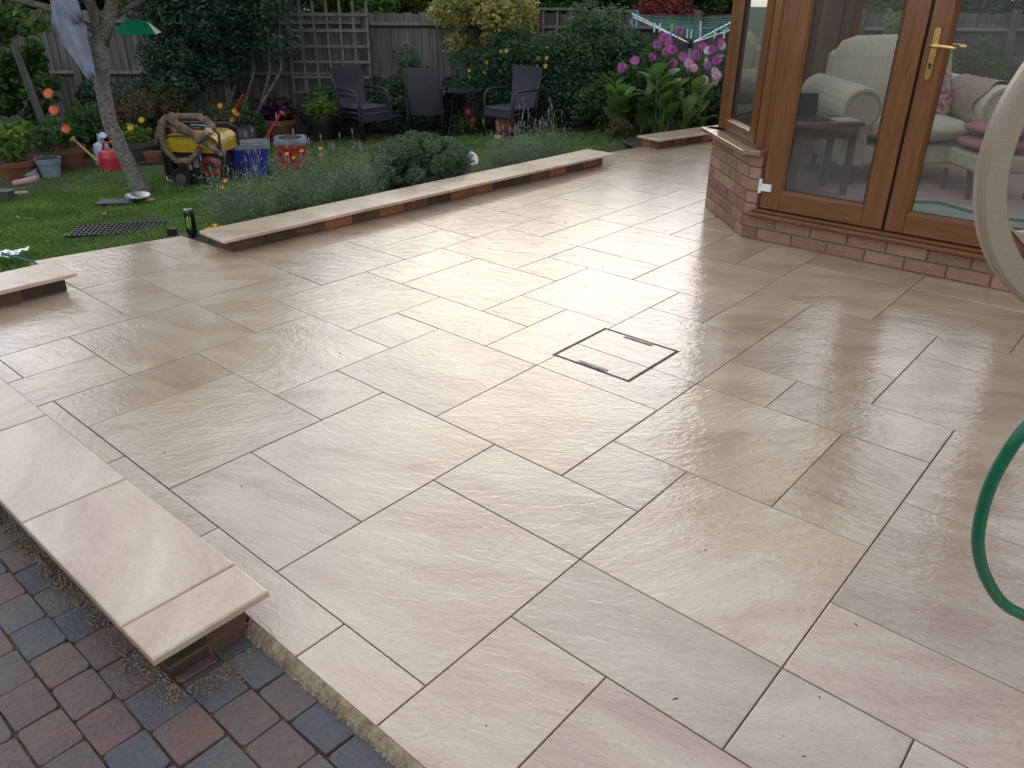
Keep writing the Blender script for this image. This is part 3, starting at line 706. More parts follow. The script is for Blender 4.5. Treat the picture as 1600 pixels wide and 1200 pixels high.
# local: x right, y away ; front at y=0
m = MB(); m.box((-.47, .05, .14), (.47, .82, .27), c=.02); m.obj('base', M_cream, sofa)
for sx in (-1, 1):
    m = MB(); cxs = sx*.49
    m.box((cxs-.085, .0, .14), (cxs+.085, .80, .50), c=.02)
    rr = .145 if sx < 0 else .155
    m.tube([(cxs, -.01, .52), (cxs, .02, .52), (cxs, .45, .53), (cxs, .78, .54)], [rr*.94, rr, rr, rr*.96], 20)
    o = m.obj('arm', M_cream, sofa, smooth=False)
    m = MB(); pr = [(cxs+rr*.80*math.cos(t*2*PI/24), -.012, .52+rr*.80*math.sin(t*2*PI/24)) for t in range(25)]; m.tube(pr, .006, 6); m.obj('piping', M_creamd, o)
m = MB(); pillow(m, (0, .33, .37), .40, .34, .09); m.obj('seat_cushion', M_cream, sofa, smooth=True)
m = MB(); pillow(m, (0, .66, .66), .46, .30, .12, Matrix.Rotation(rad(78), 3, 'X')); m.obj('back_cushion', M_cream, sofa, smooth=True)
m = MB(); m.box((-.44, .70, .25), (.44, .84, .84), c=.03); m.obj('back', M_cream, sofa)
for sx in (-1, 1):
    for yy in (.08, .76): m = MB(); m.tube([(sx*.42, yy, .15), (sx*.44, yy-.01, .0)], [.025, .016], 8); m.obj('leg', M_oakv, sofa)
def lay(name, m, mt, label, cat, ox, oy, oz, rz=0, sm=True, group=None):
    p = Matrix.Rotation(RZ+.05, 4, 'Z') @ Vector((ox, oy, oz)); o = m.obj(name, mt, None, sm, loc=(5.25+p.x, -.69+p.y, FZ+p.z), rotz=RZ+.05+rz); return tag(o, label, cat, group)
m = MB(); pillow(m, (0, 0, 0), .19, .18, .07, Matrix.Rotation(rad(70), 3, 'X')); lay('cushion', m, M_pat, 'round burgundy and white patterned cushion leaning on the sofa back', 'cushion', .13, .36, .58)
m = MB(); pillow(m, (0, 0, 0), .21, .18, .045); lay('cushion', m, M_pink, 'pink cushion lying on the sofa seat, upper of two', 'cushion', .40, -.20, .425, .1, group='pink cushions on the sofa')
m = MB(); pillow(m, (0, 0, 0), .22, .18, .045); lay('cushion', m, M_pink, 'pink cushion lying lower in front of the sofa seat', 'cushion', .37, -.22, .335, -.05, group='pink cushions on the sofa')
# throw over the right arm
m = MB(); nx, ny = 16, 10
for i in range(nx+1):
    for j in range(ny+1):
        t = -2.2+4.0*i/nx; r = .172+.008*math.sin(j*1.7+i); m.v.append((.49+r*math.sin(t*.8), .05+.5*j/ny+.02*math.sin(i), .52+r*math.cos(t*.8)))
for i in range(nx):
    for j in range(ny): a = i*(ny+1)+j; m.f.append((a, a+1, a+ny+2, a+ny+1)); m.m.append(0)
lay('throw', m, simple('striped_throw', (.52, .45, .34), .95, (.42, .20, .18), 30, .5, 200, stretch=(1, 6, 1)), 'cream and red throw draped over the right sofa arm', 'throw', 0, 0, 0)
# low bench under cushion: footstool carrying lower pillow
fs = thing('footstool', 'cream footstool in front of the sofa seat', 'footstool', (5.25, -.69, FZ), RZ+.05)
m = MB(); m.box((.16, -.42, .17), (.60, -.03, .285), c=.02); m.obj('seat', M_cream, fs)
for xx in (.16, .56):
    for yy in (-.38, -.07): m = MB(); m.tube([(xx, yy, .14), (xx, yy, 0)], .016, 8); m.obj('leg', M_oakv, fs)
tb = thing('side_table', 'dark wooden side table seen through the left door', 'table', (4.60, -.20, FZ), RZ+.15)
M_dw = simple('dark_wood', (.10, .055, .035), .35, (.16, .09, .055), 20, stretch=(1, 8, 8))
m = MB(); m.box((-.25, -.15, .45), (.22, .2, .475), c=.004); m.obj('table_top', M_dw, tb)
m = MB(); m.box((-.22, -.12, .37), (.19, .17, .449)); m.obj('apron', M_dw, tb)
for xx in (-.21, .17):
    for yy in (-.11, .16): m = MB(); m.box((xx-.018, yy-.018, 0), (xx+.018, yy+.018, .45)); m.obj('leg', M_dw, tb)
def ontable(name, m, mt, label, cat): 
    o = m.obj(name, mt, None, loc=(4.60, -.20, FZ+.475), rotz=RZ+.15); return tag(o, label, cat)
m = MB(); m.box((-.2, -.05, .001), (.02, .12, .012), c=.002); m.box((-.2, .13, .004), (.02, .14, .17), c=.002, M=Matrix.Rotation(rad(-8), 4, 'X')); ontable('laptop', m, M_black, 'open dark laptop on the side table', 'laptop')
m = MB(); m.box((.05, -.11, .001), (.2, .02, .006)); m.box((.065, -.10, .007), (.19, .0, .012), M=Matrix.Rotation(rad(5), 4, 'Z')); ontable('magazines', m, M_white, 'white papers lying on the side table', 'papers')
# rugs / draped cloth, curtain
m = MB()
rp = [(4.63, -.72), (4.90, -.80), (4.78, -1.75), (4.05, -1.62), (4.10, -1.0)]
m.prism([(x, y, .191) for x, y in rp], (0, 0, .010)); tag(m.obj('rug', simple('green_rug', (.36, .46, .36), .95, (.44, .52, .42), 8, .4, 150)), 'pale green rug on the conservatory floor behind the right door', 'rug')
m = MB(); m.tube([(4.62, -.72, .207), (4.78, -.98, .212), (4.62, -1.3, .207), (4.70, -1.7, .207)], .010, 6); tag(m.obj('cable', simple('green_cable', (.12, .22, .17), .6)), 'dark green cable lying across the pale rug', 'cable')
def windowchair():
    t = thing('wooden_chair', 'wooden chair with blue cloth behind the right door beside the frame edge', 'chair', (4.75, -1.95, FZ), rad(20))
    for xx, yy, zz in ((-.2, -.2, .45), (.2, -.2, .45), (-.2, .2, .95), (.2, .2, .95)): m = MB(); m.box((xx-.018, yy-.018, 0), (xx+.018, yy+.018, zz)); m.obj('leg', M_oakv, t)
    m = MB(); m.box((-.23, -.23, .43), (.23, .23, .46), c=.005); m.obj('seat', M_oakh, t)
    m = MB(); m.box((-.19, .19, .75), (.19, .21, .9)); m.obj('backrest', M_oakh, t)
windowchair()
# dark curtain/blinds at the left inside
for k in range(5):
    pass
# ---------------------------------------------------------------- fences
def fence(label, P0, P1, ztop, zbot, mt, rails=(1.0, .39), bw=.098, boards=True, posts=2.0, group='boundary fences', skirt=True):
    d = P1-P0; L = d.length; th = math.atan2(d.y, d.x)
    t = thing('fence', label, 'fence', (P0.x, P0.y, 0), th, group)
    n = int(L/bw); cm = {}
    if boards:
        ms = []
        for q in range(4):
            m = MB(); h0, h1 = zbot, ztop
            m.prism([(0, -.004, h0), (bw+.012, -.016, h0), (bw+.012, -.024, h0), (0, -.010, h0)], (0, 0, h1-h0+(q-1.5)*.006)); ms.append(m.mesh('board', mt))
        for k in range(n):
            o = put('board', ms[random.randint(0, 3)], t, (k*bw, random.uniform(-.003, .003), random.uniform(-.004, .004)))
            o.rotation_euler = (0, random.uniform(-.004, .004), 0)
    else:
        m = MB()
        for k in range(n): m.prism([(k*bw, .0, zbot), (k*bw+bw+.01, .012, zbot), (k*bw+bw+.01, .020, zbot), (k*bw, .006, zbot)], (0, 0, ztop-zbot+random.uniform(-.01, .01)))
        tag(m.obj('boards', mt, t), kind='stuff')
    for z in rails:
        m = MB(); m.prism([(0, -.030, z-.035), (0, -.075, z), (0, -.030, z+.035)], (L, 0, 0)); m.obj('rail', mt, t)
    x = 0
    while x <= L+.01:
        m = MB(); m.box((x-.045, -.10, zbot-.2), (x+.045, -.031, ztop+.05), c=.004); m.obj('post', mt, t); x += posts
    return t
FD = 11.0
# camera-facing side carries the rails: fence runs right->left so local -y faces the camera
fence('weathered back garden fence with rails behind the tall dark shrub and trellis', W(-7.6, FD), W(-1.9, FD), 1.13, -.55, M_fence, posts=1.9)
fence('grey fence panel right of the trellis post behind the rambling shrub', W(-1.90, FD), W(.30, FD), 1.13, -.55, M_fence, rails=(.99, .37), posts=2.0)
fence('darker fence beyond the rotary clothes dryer', W(.3, FD+.35), W(4.5, FD+.35), 1.12, -.55, M_fence2, rails=(.95, .35), posts=2.1)
fence('grey fence seen through the conservatory glass', W(4.55, FD+.35), W(10.5, FD+.35), 1.15, -.55, M_fence, rails=(.95, .35), boards=False)
fence('side boundary fence beyond the left edge of the picture', Vector((-4.6, -6, 0)), Vector((-5.3, 9, 0)), 1.6, -.55, M_fence, rails=(1.3, .5), boards=False)
fence('side boundary fence left of the lawn', Vector((-5.3, 9, 0)), W(-7.65, FD), 1.4, -.55, M_fence, rails=(1.1, .4), boards=False)
def trellis(label, s0, s1, z0, z1, D, nx, nz, wd=.03, clipv=None):
    p = W(s0, D); t = thing('trellis', label, 'trellis', (p.x, p.y, 0), RZ, 'square lattice trellises')
    m = MB(); m.box((-wd/2, -.008, z0), (wd/2, .008, z1)); vm = m.mesh('slat', M_trel)
    for k in range(nx+1): put('slat', vm, t, ((s1-s0)*k/nx, 0, random.uniform(-.01, .01)))
    m = MB(); m.box((-.02, -.026, -wd/2), (s1-s0+.02, -.009, wd/2)); hm_ = m.mesh('slat', M_trel)
    for k in range(nz+1): put('slat', hm_, t, (0, 0, z0+.02+(z1-z0-.04)*k/nz))
    return t
trellis('tall square lattice trellis fixed to the fence left of the chairs', -2.87, -1.86, .17, 1.50, 10.85, 6, 7)
trellis('low lattice strip on the fence top above the yellow-flowered shrub', .20, .92, .85, 1.20, 11.25, 4, 1)
trellis('low lattice panel on the fence top left of the clothes dryer', 1.02, 1.55, .85, 1.18, 11.25, 3, 1)
# leaning post
m = MB(); a, b = W(-5.62, 9.5, .96), W(-5.46, 9.5, -.35); m.tube([b, a], [.05, .042], 4); tag(m.obj('wooden_post', M_fence), 'weathered leaning wooden post at the far left of the garden', 'post')
# ---------------------------------------------------------------- foliage generators
def leafcloud(C, size, asp=.5, jit=1.0, droop=0.2, fold=.25, nrm=None):
    """C (N,3) centres; returns V,F (two triangles per leaf)"""
    n = len(C); d = RN.normal(size=(n, 3)); d[:, 2] = d[:, 2]*.6-droop; d /= np.linalg.norm(d, axis=1)[:, None]+1e-9
    a = RN.normal(size=(n, 3)); a -= (a*d).sum(1)[:, None]*d; a /= np.linalg.norm(a, axis=1)[:, None]+1e-9
    nn = np.cross(d, a); L = size*RN.uniform(.6, 1.3, n)[:, None]; w_ = L*asp*.5
    p0 = C-d*L*.5; p2 = C+d*L*.5; mid = C-d*L*.05; p1 = mid+a*w_+nn*w_*fold; p3 = mid-a*w_+nn*w_*fold
    V = np.stack([p0, p1, p2, p3], 1).reshape(-1, 3); b = (np.arange(n)*4)[:, None]
    F = np.concatenate([b+np.array([[0, 1, 2]]), b+np.array([[0, 2, 3]])], 1).reshape(-1, 3)
    return V, F
def clumps(c, r, K, n, cs=.3, shell=.55, zmin=None, flatten=1.0):
    """leaf centres on clumps inside an ellipsoid"""
    u = RN.normal(size=(K, 3)); u /= np.linalg.norm(u, axis=1)[:, None]; rr = RN.uniform(shell, 1.0, K)[:, None]
    cc = np.array(c)+u*rr*np.array(r); sz = RN.uniform(.6, 1.25, K)
    k = RN.integers(0, K, n); v = RN.normal(size=(n, 3)); v /= np.linalg.norm(v, axis=1)[:, None]; q = RN.uniform(.45, 1, n)[:, None]**.6
    P = cc[k]+v*q*(cs*sz[k])[:, None]*np.array([1, 1, .75*flatten])
    if zmin is not None: P[:, 2] = np.where(P[:, 2] < zmin, zmin+RN.uniform(0, .12, n), P[:, 2])
    return P, cc
M_stem = simple('woody_stem', (.06, .045, .032), .9, (.11, .085, .06), 20)
M_gstem = simple('green_stem', (.09, .14, .04), .6)
def shrub(name, label, cat, s, D, r, h, mt, n, leaf=.05, asp=.5, K=40, cs=.25, z0=0, stems=6, droop=.15, group=None, shell=.5, bare=0, fl=None):
    """r=(rx,ry) half widths; foliage from z0 to h above ground"""
    p = G(s, D); t = thing(name, label, cat, p, RZ, group)
    C, cc = clumps((0, 0, (z0+h)/2), (r[0]*.85, r[1]*.85, (h-z0)/2*.9), K, n, cs, shell, zmin=max(z0, .02))
    V, F = leafcloud(C, leaf, asp, droop=droop); npmesh('foliage', V, F, mt, t)
    m = MB()
    for k in range(stems):
        q = cc[RN.integers(0, len(cc))]; b = Vector((RN.normal(0, .05), RN.normal(0, .05), -.05)); e = Vector(q)
        mid = b.lerp(e, .5)+Vector((RN.normal(0, .05), RN.normal(0, .05), .08*h)); m.tube([b, mid, e], [.016*h**.5+.004, .010*h**.5+.003, .003], 5)
    if stems: m.obj('stems', M_stem, t)
    if fl:
        mtf, nf, sz = fl; fr_ = np.where((C[:, 1] < -.45*r[1]) & (C[:, 2] > h*.45))[0]; idx = fr_[RN.integers(0, len(fr_), nf)]; mm = MB()
        for i in idx:
            P = Vector(C[i]); out_ = Vector((P.x, P.y-.3, (P.z-(z0+h)/2)*.6)); out_.normalize(); P = P+out_*.05
            flower(mm, P, out_, sz*random.uniform(.7, 1.2), 6)
        tag(mm.obj('blossoms', mtf, t))
    return t
def flower(m, P, nrm, r, petals=8, layers=1, cup=.3, mi=0):
    nrm = Vector(nrm).normalized(); a = nrm.orthogonal().normalized(); b = nrm.cross(a)
    for L in range(layers):
        rr = r*(1-.2*L); c = cup+.35*L; ph = random.random()*6
        for k in range(petals):
            t0 = ph+2*PI*k/petals; d = a*math.cos(t0)+b*math.sin(t0); e = a*-math.sin(t0)+b*math.cos(t0); w_ = rr*2.2/petals
            m.q([P+d*rr*.08, P+d*rr*.6+e*w_*.6+nrm*rr*c*.5, P+d*rr+nrm*rr*c, P+d*rr*.6-e*w_*.6+nrm*rr*c*.5], mi)
    return m
F_dark = foliage('dark_evergreen', (.016, .034, .02), (.07, .125, .065), trans=.15)
F_green = foliage('mid_green_leaf', (.02, .05, .016), (.08, .15, .04))
F_blue = foliage('cool_green_leaf', (.02, .048, .025), (.08, .15, .07))
F_varg = foliage('variegated_leaf', (.12, .14, .04), (.42, .38, .13), cl=(.55, .5, .25))
F_bright = foliage('bright_green_leaf', (.06, .12, .02), (.16, .26, .05))
F_brown = foliage('bronze_leaf', (.05, .045, .02), (.14, .10, .05), cl=(.2, .13, .08))
F_purple = foliage('purple_leaf', (.025, .012, .02), (.07, .03, .05))
F_lav = foliage('lavender_leaf', (.07, .11, .06), (.21, .27, .16), trans=.2)
F_hebe = foliage('hebe_leaf', (.04, .07, .04), (.15, .20, .115), trans=.2)
F_red = foliage('red_leaf', (.05, .015, .012), (.20, .03, .03))
F_yel = foliage('golden_leaf', (.25, .2, .03), (.45, .36, .06))
F_grass = foliage('grass_blade', (.045, .10, .02), (.19, .30, .065), trans=.35, cl=(.32, .33, .13))
F_apple = foliage('apple_leaf', (.035, .07, .025), (.12, .17, .05), cl=(.25, .26, .05))
F_canna = foliage('canna_leaf', (.05, .11, .03), (.15, .24, .07), rough=.35)
B_yel = simple('yellow_petal', (.75, .50, .04), .6); B_or = simple('orange_petal', (.85, .33, .03), .6); B_coral = simple('coral_petal', (.85, .17, .07), .6, (.9, .3, .15), 20)
B_pur = simple('purple_petal', (.36, .05, .30), .6, (.58, .20, .46), 12); B_wh = simple('white_petal', (.75, .76, .70), .6); B_pink = simple('pale_pink_petal', (.60, .30, .48), .6, (.75, .5, .62), 20)
B_lav = simple('lavender_spike', (.13, .11, .17), .8, (.20, .18, .22), 30)
# boundary planting
shrub('evergreen_shrub', 'large dark evergreen shrub with bare lower stems in front of the fence', 'shrub', -3.55, 10.2, (1.02, .7), 2.9, F_dark, 30000, .075, .35, 110, .26, z0=.62, stems=0)
_ev = COL.objects['evergreen_shrub']
C, cc = clumps((0, .1, 2.9), (.75, .6, 1.3), 50, 11000, .3, .4); V, F = leafcloud(C, .08, .35); npmesh('crown', V, F, F_dark, _ev)
C, cc = clumps((-.62, -.1, .9), (.45, .4, .5), 20, 6000, .25, .4); V, F = leafcloud(C, .07, .35); npmesh('low_foliage', V, F, F_dark, _ev)
for k in range(9):
    x = -.35+k*.1+RN.normal(0, .05); m = MB(); tx = x*1.9+RN.normal(0, .12); m.tube([(x*.6, 0, -.05), (x*.9+RN.normal(0, .03), 0, .4), (tx, .05, .85), (tx*1.1, .05, 1.6)], [.026, .021, .016, .008], 6); m.obj('trunk', M_bark, _ev)
shrub('climber', 'leafy climber at the far left edge of the fence', 'climber', -5.85, 9.9, (.42, .3), 1.35, F_green, 3600, .075, .8, 24, .2, stems=4)
shrub('climber', 'leafy green climber on the fence behind the hanging cloth', 'climber', -5.0, 10.6, (.65, .2), .75, F_dark, 3500, .06, .7, 24, .2, stems=4)
shrub('border_shrub', 'dark leafy shrub behind the red-brown pot of dahlias', 'shrub', -5.0, 9.4, (.5, .35), .62, F_green, 4500, .05, .6, 26, .17)
shrub('spirea', 'bronze-tipped low shrub behind the apple tree trunk', 'shrub', -4.3, 9.6, (.68, .4), .74, F_brown, 9000, .035, .5, 40, .16)
shrub('border_shrub', 'small green shrub behind the generator', 'shrub', -3.35, 9.7, (.4, .3), .55, F_green, 3500, .045, .5, 22, .15)
shrub('border_shrub', 'low green shrub under the trellis beside the potted plants', 'shrub', -2.45, 10.6, (.42, .3), .62, F_blue, 4500, .06, .6, 26, .15)
shrub('rambling_rose', 'sparse rambling rose climbing beside the fence post', 'rose', -1.45, 10.65, (.42, .25), 1.0, F_blue, 3200, .05, .6, 30, .16, stems=9, shell=.1)
shrub('rambling_rose', 'arching leafy rose behind the back-facing chair', 'rose', -.95, 10.5, (.42, .25), .85, F_blue, 3000, .05, .6, 24, .16, stems=8, shell=.1)
shrub('ground_cover_shrub', 'dark low leafy shrub behind the chairs', 'shrub', -1.5, 10.45, (.8, .25), .45, F_dark, 6000, .05, .6, 36, .14)
shrub('variegated_shrub', 'yellow variegated shrub spilling over the fence', 'shrub', -.32, 10.75, (.78, .45), 1.85, F_varg, 15000, .055, .6, 62, .20, z0=.85, stems=6, shell=.35)
shrub('flowering_shrub', 'dark green shrub dotted with yellow flowers behind the right chair', 'shrub', .05, 10.35, (.9, .45), 1.2, F_blue, 17000, .05, .45, 70, .22, fl=(B_yel, 14, .026))
shrub('flowering_shrub', 'dark bushy shrub under the lattice strip with trailing stems', 'shrub', .62, 10.2, (.5, .35), .85, F_dark, 7000, .055, .4, 36, .2)
shrub('laurel', 'rounded glossy green shrub between the right chair and dahlias', 'shrub', 1.02, 10.3, (.65, .5), 1.35, F_blue, 13000, .06, .5, 60, .22)
shrub('laurel', 'lower green shrub at the lawn edge left of the dahlias', 'shrub', 1.12, 9.6, (.42, .3), .62, F_green, 5000, .055, .5, 30, .17)
shrub('border_shrub', 'leafy shrub with red flowers behind the dahlias', 'shrub', 1.75, 10.2, (.5, .3), .98, F_green, 6000, .05, .5, 34, .18, fl=(simple('red_petal', (.45, .03, .04), .6), 14, .035))
for k, (s_, D_) in enumerate([(5.0, 10.7), (6.1, 10.9), (7.2, 10.6), (8.2, 10.9)]):
    shrub('border_shrub', ['leafy shrub on the fence seen at the left through the doors', 'green shrub behind the sofa seen through the glass', 'shrub by the fence seen at the right through the doors', 'last shrub by the fence behind the conservatory'][k], 'shrub', s_, D_, (.6, .4), [1.5, 1.0, 1.55, 1.2][k], [F_bright, F_green, F_green, F_bright][k], 5000, .06, .5, 40, .2)
# trees beyond the fence: each its own crown and trunk
def tree(label, s, D, r, z0, z1, mt, n, leaf=.12, K=60, cs=.5, asp=.5):
    p = G(s, D); t = thing('garden_tree', label, 'tree', p, RZ, 'trees beyond the back fence')
    C, cc = clumps((0, 0, (z0+z1)/2-p.z), (r, r*.8, (z1-z0)/2), K, n, cs, .35); V, F = leafcloud(C, leaf, asp); npmesh('crown', V, F, mt, t)
    m = MB(); m.tube([(0, 0, 0), (.05, 0, (z0-p.z)*.6), (0, 0, (z0+z1)/2-p.z)], [.12, .09, .04], 8)
    for k in range(5): q = cc[k]; m.tube([(0, 0, z0-p.z), tuple(q)], [.05, .015], 5)
    m.obj('trunk', M_bark, t)
tree('bright green tree just above the trellis', -2.0, 13.2, 1.0, .8, 2.1, F_bright, 9000, .09, 50, .35)
tree('red-leaved tree above the fence left of the variegated shrub', -1.2, 15.5, .75, .9, 2.0, F_red, 6000, .09, 40, .3)
tree('green tree behind the variegated shrub', .3, 13.5, 1.15, .8, 2.1, F_green, 14000, .11, 60, .4)
tree('dark green tree above the low lattice strip', 1.2, 14.5, .75, .8, 2.0, F_green, 7000, .11, 60, .35)
tree('red-berried tree over the fence above the dahlias', 2.6, 14.2, 1.0, .9, 1.9, F_green, 8000, .10, 60, .35)
tree('small crimson shrub in front of the berried tree', 2.2, 12.6, .55, .85, 1.35, F_red, 2600, .06, 40, .16)
tree('tall green tree beyond the clothes dryer', 4.1, 15.5, 1.5, .8, 2.1, F_green, 15000, .13, 60, .45)
tree('golden shrub over the fence beside the conservatory', 4.0, 12.9, .55, .85, 1.30, F_yel, 3500, .06, 30, .2)
tree('bushy tree seen through the conservatory glass', 6.0, 13.5, 1.4, .5, 2.3, F_green, 12000, .12, 60, .4)
tree('yellow-green tree seen through the doors', 5.2, 12.6, .8, .6, 2.2, F_bright, 8000, .09, 50, .3)
tree('broad green tree behind the conservatory', 8.6, 14.0, 1.6, .5, 2.4, F_green, 13000, .13, 60, .45)
tree('spreading green tree behind the far left fence corner', -8.4, 12.6, 1.5, .3, 2.6, F_green, 15000, .17, 70, .5)
tree('tall dark tree left behind the fence', -6.2, 13.3, 1.9, .3, 3.0, F_green, 20000, .17, 110, .5)
tree('dark tree behind the evergreen shrub', -4.0, 14.0, 1.6, .5, 3.4, F_dark, 17000, .13, 80, .45)
tree('slim green tree left of the bright tree', -2.9, 15.0, .9, .8, 2.9, F_green, 8000, .12, 60, .4)
for k, (s_, D_, r_, z1_) in enumerate([(-1.0, 17.5, 1.7, 2.4), (1.3, 18, 1.5, 2.2), (3.3, 18.5, 2.0, 2.4), (5.8, 19, 2.2, 2.6), (-3.2, 18, 1.7, 3.0), (8.2, 19, 2.3, 2.8)]):
    tree(['hazy green tree far behind the red-leaved tree', 'low green tree farthest behind the lattice strip', 'far green tree behind the berried tree', 'far green tree right of the golden shrub', 'far green tree behind the evergreen shrub', 'far tree behind the right conservatory door'][k], s_, D_, r_, .2, z1_, F_green, 15000, .21, 110, .5)
# neighbour house roof
nb = thing('neighbour_house', 'neighbouring house with dark purple-brown tiled roof beyond the fence', 'house', W(2.2, 24), RZ)
m = MB(); m.box((-1.6, 0, -.4), (1.6, 5, .7)); m.obj('wall', M_rbrick, nb)
m = MB()
for r_ in range(16):
    z0 = .6+r_*.11; y0 = -.3+r_*.19
    m.prism([(-2.0+r_*.05, y0, z0), (-2.0+r_*.05, y0+.2, z0+.10), (-2.0+r_*.05, y0+.2, z0+.14), (-2.0+r_*.05, y0, z0+.045)], (4.0-r_*.10, 0, 0))
    for q in range(18): x = -1.9+r_*.05+q*.21; m.tube([(x, y0-.005, z0+.04), (x, y0+.19, z0+.13)], .03, 5)
m.obj('roof', simple('roof_tile', (.075, .045, .05), .7, (.12, .075, .075), 8), nb)
# ---------------------------------------------------------------- lawn grass
def grass(n, x0, x1, y0, y1, h):
    P = np.column_stack([RN.uniform(x0, x1, n), RN.uniform(y0, y1, n)])
    keep = np.array([not inbed(x, y) for x, y in P])
    x, y = P[:, 0], P[:, 1]
    keep &= ~((x < 1.62) & (y < 2.86-.184*(x-.2)) & (x > .55)) & ~((x < .62) & (y < 2.42)) & ~((x > 1.3) & (x < 5.4) & (y < 2.42))
    keep &= ~((x > 5.3) & (y < 2.27)) 
    keep &= ~((x > 1.12) & (x < 1.72) & (np.abs(y-(3.52-.72*(x-1.42)*.0)) < .12))
    P = P[keep]; n = len(P); zz = np.array([zg(a, b) for a, b in P])
    nz = np.sin(P[:, 0]*2.3+1)*np.cos(P[:, 1]*1.9)+.5*np.sin(P[:, 0]*7+P[:, 1]*5)
    H = h*RN.uniform(.5, 1.3, n)*(1+.35*nz); th = RN.uniform(0, 2*PI, n); lean = RN.uniform(.1, .9, n)*H; w_ = RN.uniform(.0018, .0036, n)
    d = np.column_stack([np.cos(th), np.sin(th), np.zeros(n)]); e = np.column_stack([-np.sin(th), np.cos(th), np.zeros(n)])
    b = np.column_stack([P, zz-.003]); up_ = np.array([0, 0, 1.])
    v0 = b-e*w_[:, None]; v1 = b+e*w_[:, None]; mm = b+d*(lean*.35)[:, None]+up_*(H*.65)[:, None]; v2 = mm+e*(w_*.8)[:, None]; v3 = mm-e*(w_*.8)[:, None]; v4 = b+d*lean[:, None]+up_*H[:, None]
    V = np.stack([v0, v1, v2, v3, v4], 1).reshape(-1, 3); k = (np.arange(n)*5)[:, None]
    F = np.concatenate([k+np.array([[0, 1, 2]]), k+np.array([[0, 2, 3]]), k+np.array([[3, 2, 4]])], 1).reshape(-1, 3)
    return V, F
parts = [grass(150000, -1.5, 8.5, 2.2, 8.6, .028), grass(110000, -.6, 3.4, 2.3, 5.4, .022)]
V = np.concatenate([parts[0][0], parts[1][0]]); F = np.concatenate([parts[0][1], parts[1][1]+len(parts[0][0])])
tag(npmesh('grass', V, F, F_grass), 'green lawn grass between the patio and the planted borders', 'grass', kind='stuff')
# fallen leaves on the lawn
m = MB()
for k in range(70):
    x, y = RN.uniform(.4, 5), RN.uniform(3.0, 6.5)
    if inbed(x, y): continue
    c = Vector((x, y, zg(x, y)+.03)); t = RN.uniform(0, 6); d = Vector((math.cos(t), math.sin(t), RN.uniform(-.3, .3)))*RN.uniform(.018, .035); e = Vector((-math.sin(t), math.cos(t), RN.uniform(-.3, .3)))*RN.uniform(.008, .016)
    m.q([c-d, c+e, c+d, c-e])
tag(m.obj('fallen_leaves', simple('dry_leaf', (.30, .24, .12), .8, (.22, .15, .07), 6)), 'pale dry leaves scattered over the lawn', 'fallen leaves', kind='stuff')
# ---------------------------------------------------------------- lavender bed and hebe
def lavender(label, x, y, rx, ry, h, n, spikes):
    h *= 1.35; spikes = int(spikes*.5)
    t = thing('lavender', label, 'lavender', (x, y, zg(x, y)+.02), 0, 'lavender bushes behind the long low wall')
    m0 = RN.uniform(-1, 1, (n, 2)); m0 = m0[(m0**2).sum(1) < 1]; n = len(m0)
    b = np.column_stack([m0[:, 0]*rx*.6, m0[:, 1]*ry*.6, np.zeros(n)]); tip = np.column_stack([m0[:, 0]*rx*RN.uniform(.8, 1.2, n), m0[:, 1]*ry*RN.uniform(.8, 1.2, n), h*RN.uniform(.35, 1.2, n)*(1-.35*(m0**2).sum(1))*(1+.25*np.sin(m0[:, 0]*5)*np.cos(m0[:, 1]*4))])
    # stems carry narrow leaves
    Cs = []; 
    for f_ in np.linspace(.25, 1, 7): Cs.append(b*(1-f_)+tip*f_+RN.normal(0, .008, (n, 3)))
    C = np.concatenate(Cs); V, F = leafcloud(C, .032, .16, droop=-.7); npmesh('foliage', V, F, F_lav, t)
    mm = MB(); ms = MB()
    for k in range(spikes):
        i = RN.integers(0, n); p = Vector(tip[i]); q = p+Vector((RN.normal(0, .05), RN.normal(0, .05), RN.uniform(.08, .22))); mm.tube([p*.6, p, q], .0014, 3)
        ms.tube([q, q+Vector((0, 0, .018)), q+Vector((0, 0, .045))], [.004, .0065, .002], 5)
    tag(mm.obj('flower_stems', M_gstem, t), kind='stuff'); tag(ms.obj('flower_spikes', B_lav, t), kind='stuff')
lavender('near lavender clump beside the drinks can', 1.98, 2.72, .28, .26, .26, 900, 34)
lavender('grey-green lavender second from the near end of the wall', 2.48, 2.75, .30, .27, .28, 1000, 40)
lavender('lavender clump in front of the blue and red boxes', 2.95, 2.72, .28, .25, .25, 900, 40)
lavender('wispy lavender right of the round hebe behind the wall', 4.62, 2.55, .34, .22, .20, 800, 46)
lavender('far wispy lavender near the far end of the long wall', 5.15, 2.65, .38, .26, .20, 700, 50)
def hebe():
    p = (3.60, 2.68, -.03); t = thing('hebe', 'dense rounded grey-green bush behind the middle of the long low wall', 'bush', p)
    C, cc = clumps((0, 0, .17), (.46, .30, .21), 110, 36000, .07, .8, zmin=.0); V, F = leafcloud(C, .022, .35, droop=-.4); npmesh('foliage', V, F, F_hebe, t)
    C, cc = clumps((0, 0, .14), (.33, .2, .12), 30, 4000, .1, .1, zmin=.0); V, F = leafcloud(C, .05, .8); npmesh('inner_foliage', V, F, F_dark, t)
hebe()
